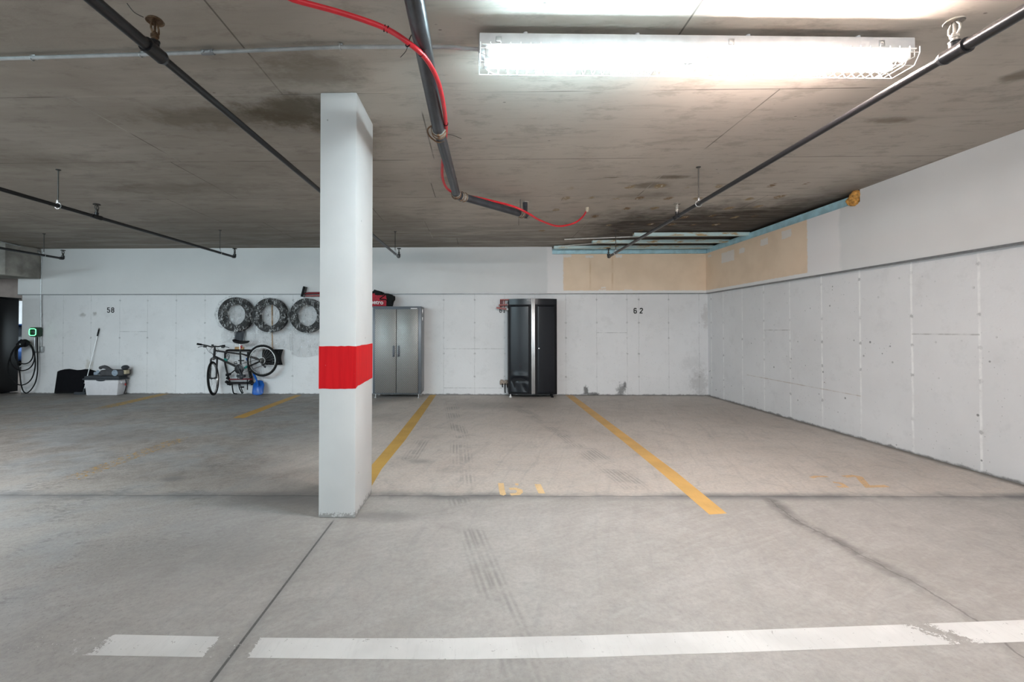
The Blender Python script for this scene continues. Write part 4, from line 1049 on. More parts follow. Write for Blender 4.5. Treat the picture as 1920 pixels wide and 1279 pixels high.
# folding racks on the wall beside it
def P(px, py, Y): return at_Y(px, py, Y)
wr = thing('wall_rack', 'faded red folding wall rack beside the black cabinet top', 'rack', tuple(P(943, 570, YB)))
b = MB()
for x in (939, 945.5): b.box(tuple(P(x, 569, YB - .012)), (.024, .022, .15), bevel=.004)
b.build('back_plate', 'rack_red', wr)
for (a, c, ya, yb, r, mt) in (((938, 562.3), (957.5, 562), 8.70, 8.62, .014, 'rack_red'), ((935.5, 572.3), (955.5, 571), 8.66, 8.60, .015, 'rack_red'), ((931, 577.2), (953.5, 580), 8.62, 8.56, .018, 'rack_red')):
    b = MB(); pa_, pc_ = P(*a, ya), P(*c, yb); b.tube([pa_, pc_], r, 12); ar = b.build('arm', mt, wr)
    b = MB(); b.tube([pc_ - (pc_ - pa_).normalized() * .035, pc_ + (pc_ - pa_).normalized() * .004], r + .003, 12); b.build('arm_tip', 'white_enamel', ar)
b = MB()
for x in (938.5, 942): b.tube([P(x, 562, 8.69), P(x, 575, 8.64)], .009, 8)
b.tube([P(939, 573, 8.66), P(936, 577, 8.63), P(945, 579, 8.62)], .007, 8); b.build('linkage', 'dark_red', wr)
lb = thing('wall_bracket', 'small dusty bracket with black hooks low beside the black cabinet', 'bracket', tuple(P(946, 717, YB)))
b = MB(); b.box(tuple(P(945, 717.5, YB - .03)), (.16, .055, .075), bevel=.008); b.box(tuple(P(941, 713.5, YB - .04)), (.05, .05, .03), bevel=.006); b.box(tuple(P(949, 715, YB - .045)), (.04, .05, .05), bevel=.006); b.build('plate', 'rack_tan', lb)
for (x, y1) in ((942, 726), (947, 736.5), (951.5, 727)):
    b = MB(); b.tube(smooth_path([P(x, 719, YB - .06), P(x, y1 - 3, YB - .07), P(x + .6, y1, YB - .09)], 4), .010, 8); b.build('hook', 'black_plastic', lb)

# ------------------------------------------------------------------ hanging tyres in plastic bags
RT = .328
lbls = ('leftmost black tyre hung on the wall in a plastic bag', 'middle black tyre hung on the wall above the bicycle wheel', 'black tyre hung on the wall next to the white column')
blbl = ('clear wrinkled bag round the leftmost tyre', 'clear wrinkled bag round the middle tyre', 'clear wrinkled bag round the tyre next to the column')
def tyre_profile():
    pr = []
    ro, ri, w = RT, .205, .20
    pts = [(ri, .03), (ri + .02, .008), (ri + .05, 0), (ro - .05, .004), (ro - .018, .018), (ro - .003, .04)]
    out = list(pts)
    for k in range(4):
        y = .055 + k * .028; out += [(ro, y), (ro, y + .016), (ro - .008, y + .018), (ro - .008, y + .024)]
    out += [(ro, .165), (ro - .003, w - .04), (ro - .018, w - .018), (ro - .05, w - .004), (ri + .05, w), (ri + .02, w - .008), (ri, w - .03), (ri - .004, w / 2)]
    return out
for i, (px, py) in enumerate(((438, 589.5), (503, 591), (573, 591.5))):
    Y0 = 8.505; c = at_Y(px, py, Y0)
    t = thing('tyre', lbls[i], 'tyre', (c.x, c.y + .1, c.z - RT), group='tyres hung on the wall')
    pr = tyre_profile(); b = MB(); b.lathe(pr + [pr[0]], c, (0, 1, 0), 56, cap=False)
    b.build('carcass', 'tyre', t, smooth=40)
    b = MB(); b.torus(c + Vector((0, .004, 0)), (0, 1, 0), .245, .004, 48, 6); b.torus(c + Vector((0, .002, 0)), (0, 1, 0), .275, .003, 48, 6)
    b.build('sidewall_rib', 'tyre', t)
    bg = thing('plastic_bag', blbl[i], 'bag', (c.x, c.y, c.z - RT), group='clear bags round the tyres')
    rnd = random.Random(i + 3); ph = [rnd.uniform(0, 6.28) for _ in range(10)]
    tilt = (.45, .15, -.05)[i]
    def ff(u, v):
        a = 2 * PI * u; r = RT * 1.035 * min(1, v * 1.25)
        wv = .010 * math.sin(9 * a + ph[0] + 4 * v) + .007 * math.sin(17 * a + ph[1] - 6 * v) + .006 * math.sin(31 * a + 5 * math.sin(7 * v))
        r2 = r + wv * v
        y = c.y - .022 + wv * .8 + (.020 if v < .55 else 0) * (1 - v / .55 if v < .55 else 0)
        if v > .8: y += (v - .8) / .2 * .19
        if i == 0 and v < .9: y -= .02 * max(0, math.cos(a - 2.6))
        return Vector((c.x + r2 * math.cos(a), y, c.z + r2 * math.sin(a)))
    b = MB(); b.grid(ff, 120, 26, close_u=True); b.build('wrap', 'film', bg, smooth=80, recalc=False)
    dw, dl = ((.34, .34), (.40, .42), (.42, .52))[i]
    def tf(u, v):
        x = c.x + (u - .5) * 2 * dw * (.78 + .22 * math.sin(v * 2.2)) + .03 * math.sin(3 * v + ph[2]) + (.05, .05, .03)[i] * v
        z = c.z - RT * .72 - dl * v - .04 * math.sin(6 * u + ph[3])
        y = 8.69 + .018 * math.sin(16 * u + ph[4] + 3 * v) + .012 * math.sin(29 * u - 7 * v + ph[5]) - .02 * v
        return Vector((x, y, z))
    b = MB(); b.grid(tf, 60, 26); b.build('tail', 'film_tail', bg, smooth=80, recalc=False)

# snow brush on top of the tyres, next to the column
sb = thing('snow_brush', 'red-handled snow brush with black bristles beside the column', 'brush', tuple(P(575, 553, 8.64)))
a, c = P(565.5, 556.5, 8.64), P(570.5, 537, 8.64); d = (c - a).normalized(); sd = d.cross(YV).normalized()
b = MB(); rot = Matrix((sd, YV, d)).transposed()
b.box((a + c) / 2, (.03, .05, (c - a).length), bevel=.006, rot=rot); hd = b.build('brush_head', 'black_plastic', sb)
b = MB()
for k in range(9):
    q = a + (c - a) * (.06 + .11 * k); b.box(q + sd * -.035 + Vector((0, 0, 0)), (.045, .05, .016), rot=rot, bevel=.003)
b.build('bristles', 'bag_black', hd)
b = MB(); b.tube([P(569, 551.5, 8.64), P(578, 549.8, 8.64), P(640, 549.5, 8.64)], [.014, .022, .024], 12); b.build('handle', 'dark_red', sb)
b = MB(); b.tube([P(573, 555, 8.63), P(612, 554.5, 8.63)], .010, 8); b.build('scraper_bar', 'red_plastic', sb)

# ------------------------------------------------------------------ shovels
sv = thing('snow_shovel', 'black snow shovel hung blade down with a wooden handle', 'shovel', tuple(P(511, 684, 8.70)))
def bl(u, v):
    q = at_Y(491.5 + 39 * u + 1.5 * math.sin(PI * v) * (1 if u < .5 else -1), 655.5 + 28.5 * v, 8.66)
    q.y = 8.71 - .07 * math.sin(PI * v) * .6 - .03 * v + .05 * (abs(u - .5) * 2) ** 2 * -.6; return q
b = MB(); b.grid(bl, 16, 12); o = b.build('blade', 'black_plastic', sv, smooth=60)
md = o.modifiers.new('thickness', 'SOLIDIFY'); md.thickness = .006
b = MB()
for px in (500, 511, 522): b.tube([P(px, 659, 8.665), P(px, 681, 8.645)], .006, 6)
b.build('blade_rib', 'dark_grey', o)
b = MB(); b.tube([P(511, 664, 8.685), P(510.5, 640, 8.727), P(510, 563, 8.727)], .0115, 10); b.build('handle', 'wood', sv)

gs = thing('shovel_head', 'dark grey plastic shovel head hanging below the leftmost tyre', 'shovel', tuple(P(448, 640, 8.7)))
def gl_(u, v):
    q = at_Y(437.5 + 20.5 * u, 612 + 29 * v, 8.66); q.y = 8.70 - .05 * math.sin(PI * u) + .01 * v; return q
b = MB(); b.grid(gl_, 14, 12); o = b.build('blade', 'dark_grey', gs, smooth=60); md = o.modifiers.new('thickness', 'SOLIDIFY'); md.thickness = .006
b = MB(); b.box(P(447, 641, 8.685), (.19, .04, .018), bevel=.006); b.build('rim', 'dark_grey', gs)
wc = MB(); wc.box(P(449, 653, 8.72), (.17, .035, .055), bevel=.004)
tag(wc.build('wall_cleat', 'wood', origin=tuple(P(449, 653, 8.72))), 'short tan wood block on the wall behind the bicycle seat', 'wood block')

bs = thing('blue_shovel', 'small blue plastic shovel leaning under the bicycle wheel', 'shovel', tuple(at_z(484, 740, 0)))
def bf(u, v):
    w = (.72 + .42 * min(1, v * 3.0)) if v < .9 else 1.1 - (v - .9) * 1.2
    q = at_Y(483.6 + 1.0 * v + (u - .5) * 18 * w, 713.5 + 26.5 * v + 2.0 * (abs(u - .5) * 2) ** 2 * (1 if v < .2 else -.6 if v > .9 else 0), 8.55)
    q.y = 8.58 - .1 * v - .055 * (1 - (abs(u - .5) * 2) ** 2) * math.sin(PI * (.15 + .7 * (1 - v))) + .03; q.z = max(q.z, .012); return q
b = MB(); b.grid(bf, 18, 16); o = b.build('blade', 'blue_plastic', bs, smooth=60); md = o.modifiers.new('thickness', 'SOLIDIFY'); md.thickness = .007
b = MB(); b.tube(smooth_path([P(484.5, 724, 8.47), P(482, 715, 8.51), P(478, 706, 8.57), P(470, 690, 8.66), P(462, 672, 8.715)], 5), [.016] * 8 + [.021] * 4 + [.014] * 9, 12); b.build('handle', 'blue_plastic', bs)

# ------------------------------------------------------------------ bicycle
bk = thing('bicycle', 'black mountain bicycle propped on its front wheel with rear wheel raised', 'bicycle', tuple(at_z(400, 742, 0)))
def wheel(name, c, axis, r, label):
    c = Vector(c); ax = Vector(axis).normalized()
    b = MB(); b.torus(c, ax, r - .021, .021, 56, 10)
    w = b.build(name, 'tyre', bk); note(w, label)
    b = MB(); b.torus(c, ax, r - .047, .010, 56, 8); b.torus(c + ax * .008, ax, r - .050, .006, 56, 6); b.torus(c - ax * .008, ax, r - .050, .006, 56, 6); b.build('rim', 'silver', w)
    b = MB(); b.cyl(c - ax * .045, c + ax * .045, .014, seg=12); b.cyl(c - ax * .065, c + ax * .065, .005, seg=8)
    for e in (-.032, .032): b.lathe([(.024, -.003), (.024, .003)], c + ax * e, ax, 16)
    b.build('hub', 'silver' if name == 'rear_wheel' else 'black_pipe', w)
    q = Vector((0, 0, 1)).rotation_difference(ax).to_matrix(); b = MB()
    for k in range(28):
        a0 = 2 * PI * k / 28; a1 = a0 + (.5 if k % 2 else -.5)
        e = ax * (.032 if k % 4 < 2 else -.032)
        b.tube([c + e + q @ Vector((.022 * math.cos(a1), .022 * math.sin(a1), 0)), c + q @ Vector(((r - .055) * math.cos(a0), (r - .055) * math.sin(a0), 0))], .0013, 4)
    b.build('spokes', 'silver', w)
    return w
RW = at_Y(492, 676.3, 8.50)
rw = wheel('rear_wheel', RW, (0.05, 1, 0), .302, 'raised rear wheel with silver rim')
FWc = at_Y(399.6, 709.5, 8.36)
fw = wheel('front_wheel', FWc, (.965, .26, .06), .318, 'front wheel turned sideways on the floor')
def Q(px, py, Y=8.46): return at_Y(px, py, Y)
hd_t, hd_b = Q(402.6, 656, 8.42), Q(401.2, 671, 8.41)
BBk = Q(451.5, 691.5, 8.47); ST = Q(450.3, 661, 8.47)
b = MB()
b.tube([hd_t + (hd_t - hd_b) * .12, hd_b - (hd_t - hd_b) * .12], .021, 14)
b.tube([hd_t - (hd_t - hd_b) * .1, Q(450.5, 664, 8.47)], .0155, 12)
b.tube([hd_b + (hd_t - hd_b) * .2, BBk], .020, 12)
b.tube([Q(450.2, 655, 8.47), BBk], .0155, 12)
for s in (-1, 1):
    b.tube(smooth_path([BBk + Vector((0, s * .035, 0)), Q(462, 689, 8.47) + Vector((0, s * .04, 0)), RW + Vector((-.02, s * .062, -.005))], 4), .010, 8)
    b.tube(smooth_path([Q(450.5, 663, 8.47) + Vector((0, s * .018, 0)), Q(461, 666, 8.475) + Vector((0, s * .038, 0)), RW + Vector((-.02, s * .062, .005))], 4), .0085, 8)
b.cyl(BBk - YV * .036, BBk + YV * .036, .024, seg=16)
fr = b.build('frame', 'bike_paint', bk)
b = MB()
for (a_, c_) in (((421.5, 673.2), (426, 676)), ((459.2, 690), (463.5, 687.2))):
    pa, pc = Q(*a_, 8.45), Q(*c_, 8.43); b.tube([pa - YV * .006, pc - YV * .006], .019, 10)
b.build('decal', 'teal', fr)
# fork
fd = Vector((.26, -.965, 0)); ax = Vector((.965, .26, .06)).normalized(); cr = hd_b - (hd_t - hd_b) * .22
b = MB()
top = FWc + Vector((.015, 0, .36))
b.tube([cr, top + Vector((0, 0, .03))], .017, 10)
b.tube(smooth_path([top - ax * .05 + Vector((0, 0, 0)), top + Vector((0, 0, .02)), top + ax * .05], 4), .020, 10)
for s in (-1, 1): b.tube([top + ax * (s * .052), FWc + ax * (s * .052)], [.018, .013], 10)
b.build('fork', 'black_pipe', bk)
b = MB(); b.ball(top + Vector((0, -.02, .0)), .026, (1.1, 1, .8), 12); b.build('fork_crown', 'silver', bk)
b = MB(); b.tube([FWc - ax * .075, FWc + ax * .07], .009, 8); b.build('axle', 'black_pipe', bk)
# handlebar and controls
stem = Q(402.8, 649.5, 8.36)
b = MB(); b.tube([hd_t + Vector((0, 0, .02)), Q(402.8, 651, 8.41), stem], .016, 10)
b.build('stem', 'black_pipe', bk)
hl, hr = Q(369.5, 645, 8.30), Q(421.5, 648.5, 8.52)
hbar = smooth_path([hl, Q(385, 647.5, 8.33), Q(397, 650.5, 8.36), stem, Q(409, 650, 8.40), Q(415, 649, 8.46), hr], 5)
b = MB(); b.tube(hbar, .0125, 10); hb = b.build('handlebar', 'bike_paint', bk)
for (pa, pc) in ((hl, Q(378, 646.3, 8.315)), (Q(416.5, 648.8, 8.48), hr)):
    b = MB(); b.tube([pa, pc], .018, 10); b.build('grip', 'black_fabric', hb)
for (px, py, Y, tip) in ((384.5, 650, 8.31, (371, 651.5, 8.25)), (418, 651, 8.46, (430, 652, 8.44))):
    b = MB(); b.box(Q(px, py, Y), (.05, .04, .035), bevel=.008); b.tube(smooth_path([Q(px, py, Y), Q((px + tip[0]) / 2, py - .3, Y - .04), Q(*tip)], 4), .006, 8)
    b.build('brake_lever', 'black_pipe', hb)
b = MB(); b.box(Q(398.5, 647.5, 8.34), (.035, .03, .03), bevel=.006); b.build('bell', 'black_plastic', hb)
for pts in (((398, 652, 8.33), (393, 658, 8.30), (397, 662, 8.34), (401, 668, 8.38)), ((407, 652, 8.38), (410, 657, 8.38), (406, 662, 8.40), (403, 667, 8.39)), ((386, 651, 8.31), (392, 660, 8.28), (400, 664, 8.36))):
    b = MB(); b.tube(smooth_path([Q(*p) for p in pts], 5), .0028, 6); b.build('brake_cable', 'black_plastic', bk)
# saddle
b = MB()
def sad(u, v):
    a = 2 * PI * u; L = .165 - .31 * v; w = .022 + .06 * max(0, (v - .4) / .6) ** 1.2
    k = 1.0
    if v > .9: k = 1 - (v - .9) * 6
    if v < .08: k = .35 + v * 8
    base = Q(451.5, 641, 8.44)
    return base + Vector((L, w * k * math.cos(a), .034 * k * math.sin(a) * (.6 + .5 * v) - .02 * (1 - v) + .03 * (v - .5) ** 2 * 4))
b.grid(sad, 18, 16, close_u=True); b.build('saddle', 'black_plastic', bk, smooth=70)
b = MB(); b.cyl(Q(450.4, 662, 8.47), Q(450.0, 645, 8.47), .0135, seg=12); b.build('seat_post', 'silver', bk)
b = MB(); b.box(Q(452.7, 650.5, 8.45), (.03, .03, .055), bevel=.008); b.build('rear_light', 'red_plastic', bk)
# drivetrain
b = MB(); b.lathe([(.02, -.004), (.085, -.003), (.092, 0), (.085, .003), (.02, .004)], BBk - YV * .055, (0, 1, 0), 32); b.torus(BBk - YV * .062, (0, 1, 0), .065, .004, 28, 6); b.build('chainring', 'black_pipe', bk)
for s, e in ((-1, Vector((.06, 0, -.145))), (1, Vector((-.06, 0, .145)))):
    b = MB(); p0 = BBk + YV * (s * .075); b.tube([p0, p0 + e], [.014, .010], 8); b.box(p0 + e + YV * (s * .05), (.09, .06, .022), bevel=.006); b.build('crank', 'black_pipe', bk)
b = MB()
for k in range(6): b.lathe([(.015, -.002), (.050 - .006 * k, -.002), (.050 - .006 * k, .002), (.015, .002)], RW - YV * (.030 + .006 * k), (0, 1, 0), 24)
b.build('cassette', 'rod', rw)
b = MB(); b.torus(RW - YV * .027, (0, 1, 0), .062, .005, 28, 6); b.build('spoke_guard', 'silver', rw)
b = MB(); b.tube([BBk + Vector((.02, -.055, .088)), RW + Vector((0, -.045, .045))], .004, 6); b.tube([BBk + Vector((.02, -.055, -.088)), Q(496, 684, 8.42), Q(498, 690, 8.42), RW + Vector((.02, -.045, -.03))], .004, 6); b.build('chain', 'rod', bk)
b = MB(); b.tube([RW + Vector((.01, -.06, -.02)), Q(491, 684, 8.41), Q(497, 688, 8.41)], .008, 8); b.lathe([(.02, -.006), (.02, .006)], Q(497, 688, 8.41), (0, 1, 0), 12); b.lathe([(.016, -.006), (.016, .006)], Q(491.5, 683, 8.41), (0, 1, 0), 12); b.build('rear_derailleur', 'black_pipe', bk)
b = MB(); b.tube([Q(448, 683, 8.42), Q(446, 690, 8.40)], .006, 6); b.box(Q(442, 682, 8.42), (.06, .03, .02), bevel=.005); b.build('front_derailleur', 'black_pipe', bk)

# ------------------------------------------------------------------ bike carrier on the wall behind
cr_ = thing('bike_carrier', 'dark metal bike carrier with loose straps hung behind the bicycle', 'carrier', tuple(P(448, 721, 8.68)))
b = MB()
b.tube(smooth_path([P(423, 663, 8.66), P(424.5, 658.5, 8.65), P(429, 656.8, 8.64), P(445, 657, 8.64), P(462, 657, 8.64), P(473, 657.5, 8.64)], 5), .020, 10)
b.build('top_bar', 'bike_paint', cr_)
b = MB(); b.tube(smooth_path([P(422, 661, 8.68), P(422, 680, 8.68), P(424.5, 693, 8.67), P(430, 714, 8.66), P(432, 723, 8.66)], 5), .017, 10); b.build('post', 'bike_paint', cr_)
b = MB(); b.tube(smooth_path([P(466, 660, 8.70), P(467, 690, 8.70), P(471, 710, 8.69), P(473, 722, 8.69)], 5), .028, 10); b.build('post', 'bike_paint', cr_)
for (a_, c_, r, mt) in (((430, 711.5), (473, 711), .013, 'dark_red'), ((426, 718.5), (475, 718), .024, 'bike_paint')):
    b = MB(); b.tube([P(*a_, 8.62), P(*c_, 8.62)], r, 10); b.build('tray', mt, cr_)
b = MB(); b.tube([P(427, 705, 8.64), P(440, 694.5, 8.62)], .012, 8); b.tube([P(428, 706, 8.64), P(431, 712, 8.63)], .012, 8); b.build('brace', 'bike_paint', cr_)
for k, (x, y) in enumerate(((426, 703), (427, 709), (425, 716), (430, 702), (429, 720), (469, 716), (470, 706))):
    b = MB(); b.box(P(x, y, 8.61), (.045, .05, .05), bevel=.01, rot=Matrix.Rotation(.4 * k, 3, 'Y')); b.cyl(P(x, y, 8.60), P(x, y, 8.56), .014, seg=10); b.build('clamp', 'black_plastic', cr_)
for pts in (((424, 664, 8.63), (429, 665, 8.60), (430, 670, 8.60), (426, 675, 8.61), (423, 673, 8.63)), ((424, 668, 8.62), (427, 667, 8.59), (429, 673, 8.59), (425, 674, 8.62)), ((441, 683, 8.60), (439, 680, 8.58), (443, 678, 8.58), (444, 683, 8.60)), ((446, 712, 8.59), (445, 700, 8.57), (449, 697, 8.57))):
    b = MB(); b.tube(smooth_path([P(*p) for p in pts], 6), .005, 6); b.build('cable_loop', 'black_plastic', cr_)
for pts, w in ((((435, 719, 8.60), (436, 728, 8.60), (438, 737, 8.59), (444, 738.5, 8.56)), .011), (((448, 719, 8.60), (449, 728, 8.60), (454, 738, 8.57)), .011), (((450, 720, 8.59), (453, 730, 8.58), (456, 737.5, 8.55)), .009), (((464, 712, 8.59), (464, 731, 8.59)), .010)):
    b = MB(); b.tube(smooth_path([P(*p) for p in pts], 6), w, 8); b.build('strap', 'black_fabric', cr_)
b = MB(); b.box(P(454, 726, 8.58), (.07, .03, .03), bevel=.008); b.build('buckle', 'black_plastic', cr_)
b = MB(); b.box(P(452, 705, 8.60), (.16, .06, .05), bevel=.012); b.tube([P(452, 711, 8.60), P(452, 700, 8.60)], .03, 12); b.build('hinge_block', 'dark_grey', cr_)

# ------------------------------------------------------------------ tote with lid, booster seat, mat, squeegee
Yt = 8.46
tx0, tx1 = at_Y(157, 712, Yt).x, at_Y(222, 712, Yt).x; tz = at_Y(190, 712.5, Yt).z
tyb = 8.69
to = thing('storage_tote', 'white plastic storage tote with a dark grey lid', 'tote', ((tx0 + tx1) / 2, (Yt + tyb) / 2, 0))
tcx, tcy, tw, td = (tx0 + tx1) / 2, (Yt + tyb) / 2, tx1 - tx0, tyb - Yt
b = MB(); b.box((tcx, tcy, tz / 2 + .001), (tw, td, tz), bevel=.02, taper=.90); b.build('tub', 'tote', to)
b = MB(); b.box((tcx, tcy, tz * .80), (tw * .998, td * .998, .012), bevel=.004); b.build('tub_ridge', 'tote', to)
b = MB(); b.box((tcx, tcy, tz + .012), (tw + .045, td + .03, .03), bevel=.01); b.box((tcx, tcy, tz + .045), (tw + .005, td - .01, .05), bevel=.015); b.ball((tcx, Yt - .012, tz + .0), .09, (1, .12, .28), 16)
b.build('lid', 'dark_grey', to)
b = MB(); b.box((tx1 + .012, tcy - .02, tz - .05), (.02, .10, .05), bevel=.008); b.build('side_handle', 'tote', to)
b = MB(); b.tube(smooth_path([(tx1 + .01, tyb - .06, tz - .01), (tx1 + .025, tyb - .07, tz - .10), (tx1 + .012, tyb - .06, tz - .17), (tx1 - .0, tyb - .085, tz - .27), (tx1 + .0, tyb - .09, .03)], 5), .007, 8); b.build('strap', 'black_fabric', to)
b = MB(); b.box((tx1 + .016, tyb - .07, tz - .10), (.02, .03, .045), bevel=.005); b.build('strap_buckle', 'red_plastic', to)

zl = tz + .0705
def B(px, py, Y=8.56): return at_Y(px, py, Y)
bo = thing('booster_seat', 'grey child booster seat lying on the white tote', 'booster seat', (tcx + .08, tcy, zl))
bxl, bxr = B(187, 700).x, B(236, 700).x; ztop = B(210, 693.5).z
b = MB(); b.box(((bxl + bxr) / 2 + .03, 8.585, (zl + ztop) / 2), (bxr - bxl - .06, .22, ztop - zl), bevel=.03, segs=3); b.build('seat_base', 'mid_grey', bo)
for pts, rr in ((((188.5, 689.5), (194, 688), (200, 689.5), (206, 694), (212, 699)), [.028, .034, .036, .04, .045]),):
    b = MB(); b.tube(smooth_path([B(x, y, 8.52) for x, y in pts], 5), [rr[min(4, int(i / 5.01))] for i in range(21)], 14); b.ball(B(188.8, 689.6, 8.52), .031, (1, 1, 1), 14); b.build('armrest', 'mid_grey', bo)
b = MB(); b.ball(B(235, 689, 8.56), .06, (1.0, 1.2, .75), 18); b.build('armrest', 'dark_grey', bo)
b = MB(); b.box(B(235, 697.5, 8.56), (.10, .10, .075), bevel=.012); b.build('armrest_post', 'tan_pad', bo)
b = MB(); q = B(214.5, 699.5, 8.46); b.lathe([(.058, 0), (.058, .012), (.038, .012), (.034, .002), (.002, .002)], (q.x, 8.478, q.z), (0, -1, 0), 24); b.box((q.x, 8.49, q.z), (.10, .05, .07), bevel=.02); b.build('cup_holder', 'cupring', bo)
b = MB(); b.box(B(183, 700, 8.52), (.085, .1, .06), bevel=.014); b.lathe([(.03, 0), (.03, .004), (.02, .005)], B(183.5, 697, 8.465), (0, -1, 0), 16); b.build('cup_holder', 'cupring', bo)

mp = [(102, 737.6), (108, 697), (113, 694.8), (121, 693), (130, 692.3), (138, 693.6), (145, 694.6), (153, 694), (160, 692.6), (168, 693), (176, 695.5), (183, 698), (187, 737.6)]
lo_ = 8.63
pl = []
for (x, y) in mp:
    Yy = 8.722 - (y - 692) / 46 * .018; q = at_Y(x, y, Yy); pl.append(Vector((q.x, Yy, max(q.z, .002))))
b = MB(); fv = [b.bm.verts.new(p) for p in pl]; bv = [b.bm.verts.new(p + Vector((0, .010, 0))) for p in pl]
b.bm.faces.new(fv); b.bm.faces.new(list(reversed(bv)))
for i in range(len(pl)): k = (i + 1) % len(pl); b.bm.faces.new((fv[k], fv[i], bv[i], bv[k]))
cm = thing('cargo_mat', 'black wavy-edged cargo board leaning on the wall behind the tote', 'cargo board', tuple((pl[0] + pl[-1]) / 2))
b.build('board', 'black_fabric', cm, smooth=0)
b = MB(); b.tube([p + Vector((0, .004, 0)) for p in pl[:2]], .007, 8); b.tube([p + Vector((0, .004, 0)) for p in pl[1:-1]], .006, 8); b.tube([pl[0] + Vector((.02, -.002, .02)), pl[-1] + Vector((-.02, -.002, .02))], .008, 8); b.build('edge_binding', 'bag_black', cm)

sq = thing('squeegee', 'long-handled floor squeegee leaning on the wall beside the tote', 'squeegee', tuple(at_z(151, 742, 0)))
s0 = at_Y(156.5, 736.5, 8.62); s0.z = .03; s1 = at_Y(186, 616, 8.725)
b = MB(); b.tube([s0, s0 + (s1 - s0) * .90], .0085, 10); b.build('pole', 'alu', sq)
b = MB(); b.tube([s0 + (s1 - s0) * .88, s0 + (s1 - s0) * .985], .013, 10); b.torus(s0 + (s1 - s0) * .993, (0, 1, 0), .012, .004, 14, 6); b.build('grip', 'black_plastic', sq)
e0, e1 = at_Y(140, 741, 8.61), at_Y(161, 741, 8.61)
b = MB(); b.box(((e0.x + e1.x) / 2, e0.y, .03), (e1.x - e0.x, .05, .035), bevel=.008); b.box(((e0.x + e1.x) / 2, e0.y - .01, .009), (e1.x - e0.x, .012, .016)); b.build('blade', 'dark_grey', sq)
b = MB(); b.tube([s0 + (s1 - s0) * .0, s0 + (s1 - s0) * .07], [.02, .012], 10); b.build('socket', 'dark_grey', sq)

# ------------------------------------------------------------------ car charger
Yc2 = 8.60
g0, g1 = at_Y(54, 631.5, Yc2), at_Y(68.5, 614, Yc2)
gcx, gcz, gw, gh = (g0.x + g1.x) / 2, (g0.z + g1.z) / 2, g1.x - g0.x, g1.z - g0.z
ev = thing('car_charger', 'wall car charger with a glowing green square ring', 'charger', (gcx, YB, gcz))
b = MB(); b.box((gcx, (Yc2 + YB) / 2, gcz), (gw + .005, YB - Yc2, gh + .005), bevel=.028, segs=4); b.build('case', 'char_green', ev)
def rsq(cx, cz, h, r, n=6):
    out = []
    for (sx, sz, a0) in ((1, 1, 0), (-1, 1, 90), (-1, -1, 180), (1, -1, 270)):
        for k in range(n + 1):
            a = R(a0 + 90 * k / n); out.append(Vector((cx + sx * (h - r) + r * math.cos(a), Yc2 - .004, cz + sz * (h - r) + r * math.sin(a))))
    return out
b = MB(); b.tube(rsq(gcx, gcz, gw / 2 - .010, .035), .0062, 8, closed=True); b.build('light_ring', 'ring', ev)
lettering('- - .', 'display_text', 'galv', ev, gcx - .03, Yc2 - .003, gcz - .008, .05, .0008)
def C(px, py, Y=8.62): return at_Y(px, py, Y)
cab = [(70, 632, 8.66), (70, 650, 8.66), (70.5, 680, 8.65), (70, 700, 8.64), (66, 718, 8.63), (58, 731, 8.62), (50, 737, 8.62), (43.5, 733, 8.62), (39.5, 720, 8.60), (37, 700, 8.59), (33, 680, 8.57), (31, 662, 8.55), (37, 650, 8.56), (47, 642, 8.58)]
b = MB(); b.tube(smooth_path([C(*p) for p in cab], 7), .0105, 10); b.build('cable', 'black_plastic', ev)
for (rx0, rx1, ybot, dY) in ((28, 62, 682.5, .0), (19, 64.5, 695, -.03), (14.5, 65.5, 722, -.055)):
    cxp, hw = (rx0 + rx1) / 2, (rx1 - rx0) / 2; pts = []
    for k in range(14):
        a = PI / 2 + 2 * PI * k / 14; yy = 641 + (ybot - 641) * (.5 - .5 * math.sin(a)) ** .85
        pts.append(C(cxp + hw * math.cos(a) + (46 - cxp) * max(0, math.sin(a)), yy, 8.60 + dY + .03 * math.cos(a)))
    b = MB(); b.tube(smooth_path(pts + [pts[0]], 5)[:-1], .0105, 10, closed=True); b.build('cable_coil', 'black_plastic', ev)
hp = thing('charger_holster', 'black plug and holster at the wall end holding the coiled cable', 'holster', tuple(C(48, 644, YB)))
b = MB(); b.cyl(C(50, 643, YB), C(48, 644, 8.56), .055, .05, seg=18); b.lathe([(.05, 0), (.075, .005), (.075, .03), (.05, .035)], C(48, 643.5, 8.585), (0, -1, 0), 20); b.build('holster', 'black_plastic', hp)
b = MB(); b.tube(smooth_path([C(45, 640, 8.56), C(40, 645, 8.52), C(36, 648, 8.50), C(31, 653, 8.50)], 4), [.062] * 5 + [.055] * 4 + [.035] * 4, 14); b.build('plug', 'black_plastic', hp)
b = MB(); b.lathe([(.012, 0), (.012, .006)], C(38, 645.5, 8.465), (0, -1, 0), 12); b.build('plug_button', 'galv', hp)
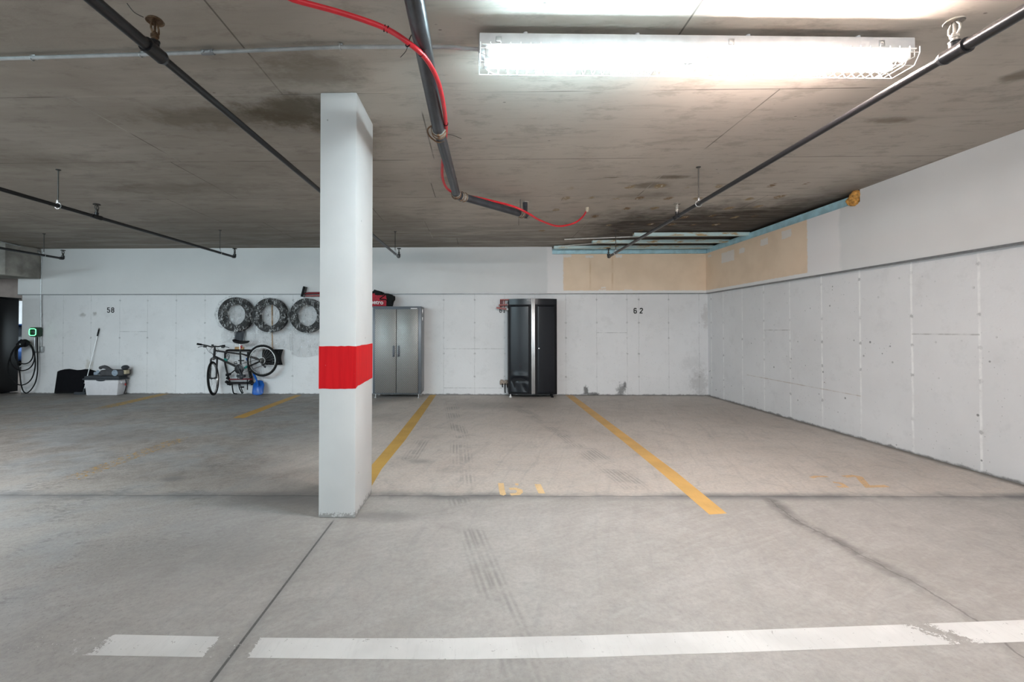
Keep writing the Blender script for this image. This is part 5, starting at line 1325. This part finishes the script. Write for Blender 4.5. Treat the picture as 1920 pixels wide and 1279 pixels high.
# conduit to the charger
ec = thing('charger_conduit', 'galvanised conduit running down the wall beside the green charger', 'conduit', tuple(C(77, 600, 8.70)))
b = MB(); b.tube(smooth_path([at_z(-30, 445, ZC - .02), at_z(0, 453, ZC - .02), at_z(40, 462, ZC - .02), at_z(63, 467.5, ZC - .02), C(73, 473, 8.62), C(77.5, 482, 8.68), C(78, 500, 8.70)], 6) + [C(77.2, 545, 8.70), C(77, 560, 8.715), C(77, 650, 8.715)], .012, 10); b.build('pipe', 'galv', ec)
b = MB(); b.box(C(78, 655, 8.70), (.045, .05, .11), bevel=.006); b.build('elbow_box', 'galv', ec)
b = MB(); b.tube(smooth_path([C(77, 660, 8.70), C(70, 660.5, 8.70), C(65.5, 660, 8.70), C(65, 655, 8.70)], 4) + [C(65, 632, 8.70)], .012, 10); b.build('pipe', 'galv', ec)
for y in (525, 590, 610):
    b = MB(); q = C(77.2, y, 8.706); b.tube([q - ZV * .02, q + ZV * .02], .0155, 12); b.build('coupling', 'galv', ec)

# ------------------------------------------------------------------ black gloss locker at the far left and what shows past it
lk0 = at_z(33.5, 735, 0)
LZ = at_Y(33, 561, lk0.y).z
lk = thing('locker', 'glossy black locker at the left edge reflecting green light', 'locker', (lk0.x - .4, lk0.y - .5, 0))
b = MB(); b.box((lk0.x - .4, lk0.y - .6, LZ / 2 + .01), (.8, 1.2, LZ - .02), bevel=.006); b.build('body', 'cab_black_body', lk)
b = MB(); b.box((lk0.x + .006, lk0.y - .6, LZ / 2 + .01), (.014, 1.17, LZ - .07), bevel=.004); b.build('side_panel', 'gloss_black', lk)
b = MB(); b.box((lk0.x - .39, lk0.y - .6, LZ + .008), (.84, 1.24, .022), bevel=.004); b.build('top_panel', 'cab_black_body', lk)

cx_, cy_ = -14.3, 14.2
car = thing('parked_car', 'blue parked car partly seen through the gap beside the locker', 'car', (cx_, cy_, 0))
def car_body(u, v):
    # cross sections along the length v, u round the section
    L = -2.1 + 4.2 * v; a = 2 * PI * u
    hw = .86 * (1 - .25 * abs(2 * v - 1) ** 4); zt_ = .95 - .22 * abs(2 * v - 1) ** 3; zb = .28
    ca, sa = math.cos(a), math.sin(a)
    y = hw * math.copysign(abs(ca) ** .5, ca); z = (zt_ + zb) / 2 + (zt_ - zb) / 2 * math.copysign(abs(sa) ** .55, sa)
    return Vector((cx_ + L, cy_ + y, z))
b = MB(); vv = b.grid(car_body, 32, 25, close_u=True); b.bm.faces.new(list(reversed(vv[0]))); b.bm.faces.new(vv[-1]); b.build('body', 'car_blue', car, smooth=50)
def car_top(u, v):
    L = -1.25 + 2.5 * v; a = PI * u
    e = max(0, 1 - abs(2 * v - 1) ** 3.0) ; h = .92 + .50 * e
    return Vector((cx_ + .1 + L, cy_ + .72 * math.cos(a) * (1 - .12 * e) ** 1, .90 + (h - .90) * abs(math.sin(a)) ** .6))
b = MB(); b.grid(car_top, 24, 21); b.build('cabin', 'car_glass', car, smooth=50)
b = MB(); b.box((cx_ + .1, cy_, 1.405), (1.3, 1.1, .04), bevel=.015); b.build('roof', 'car_blue', car)
for s in (-1, 1):
    for x in (-1.3, 1.3):
        b = MB(); b.lathe([(.2, -.1), (.3, -.1), (.325, -.07), (.325, .07), (.3, .1), (.2, .1)], (cx_ + x, cy_ + s * .78, .326), (0, 1, 0), 28); w = b.build('wheel', 'tyre', car)
        b = MB(); b.lathe([(.21, 0), (.2, .02), (.05, .035), (.02, .03)], (cx_ + x, cy_ + s * .88, .326), (0, s, 0), 20); b.build('wheel_rim', 'silver', w)
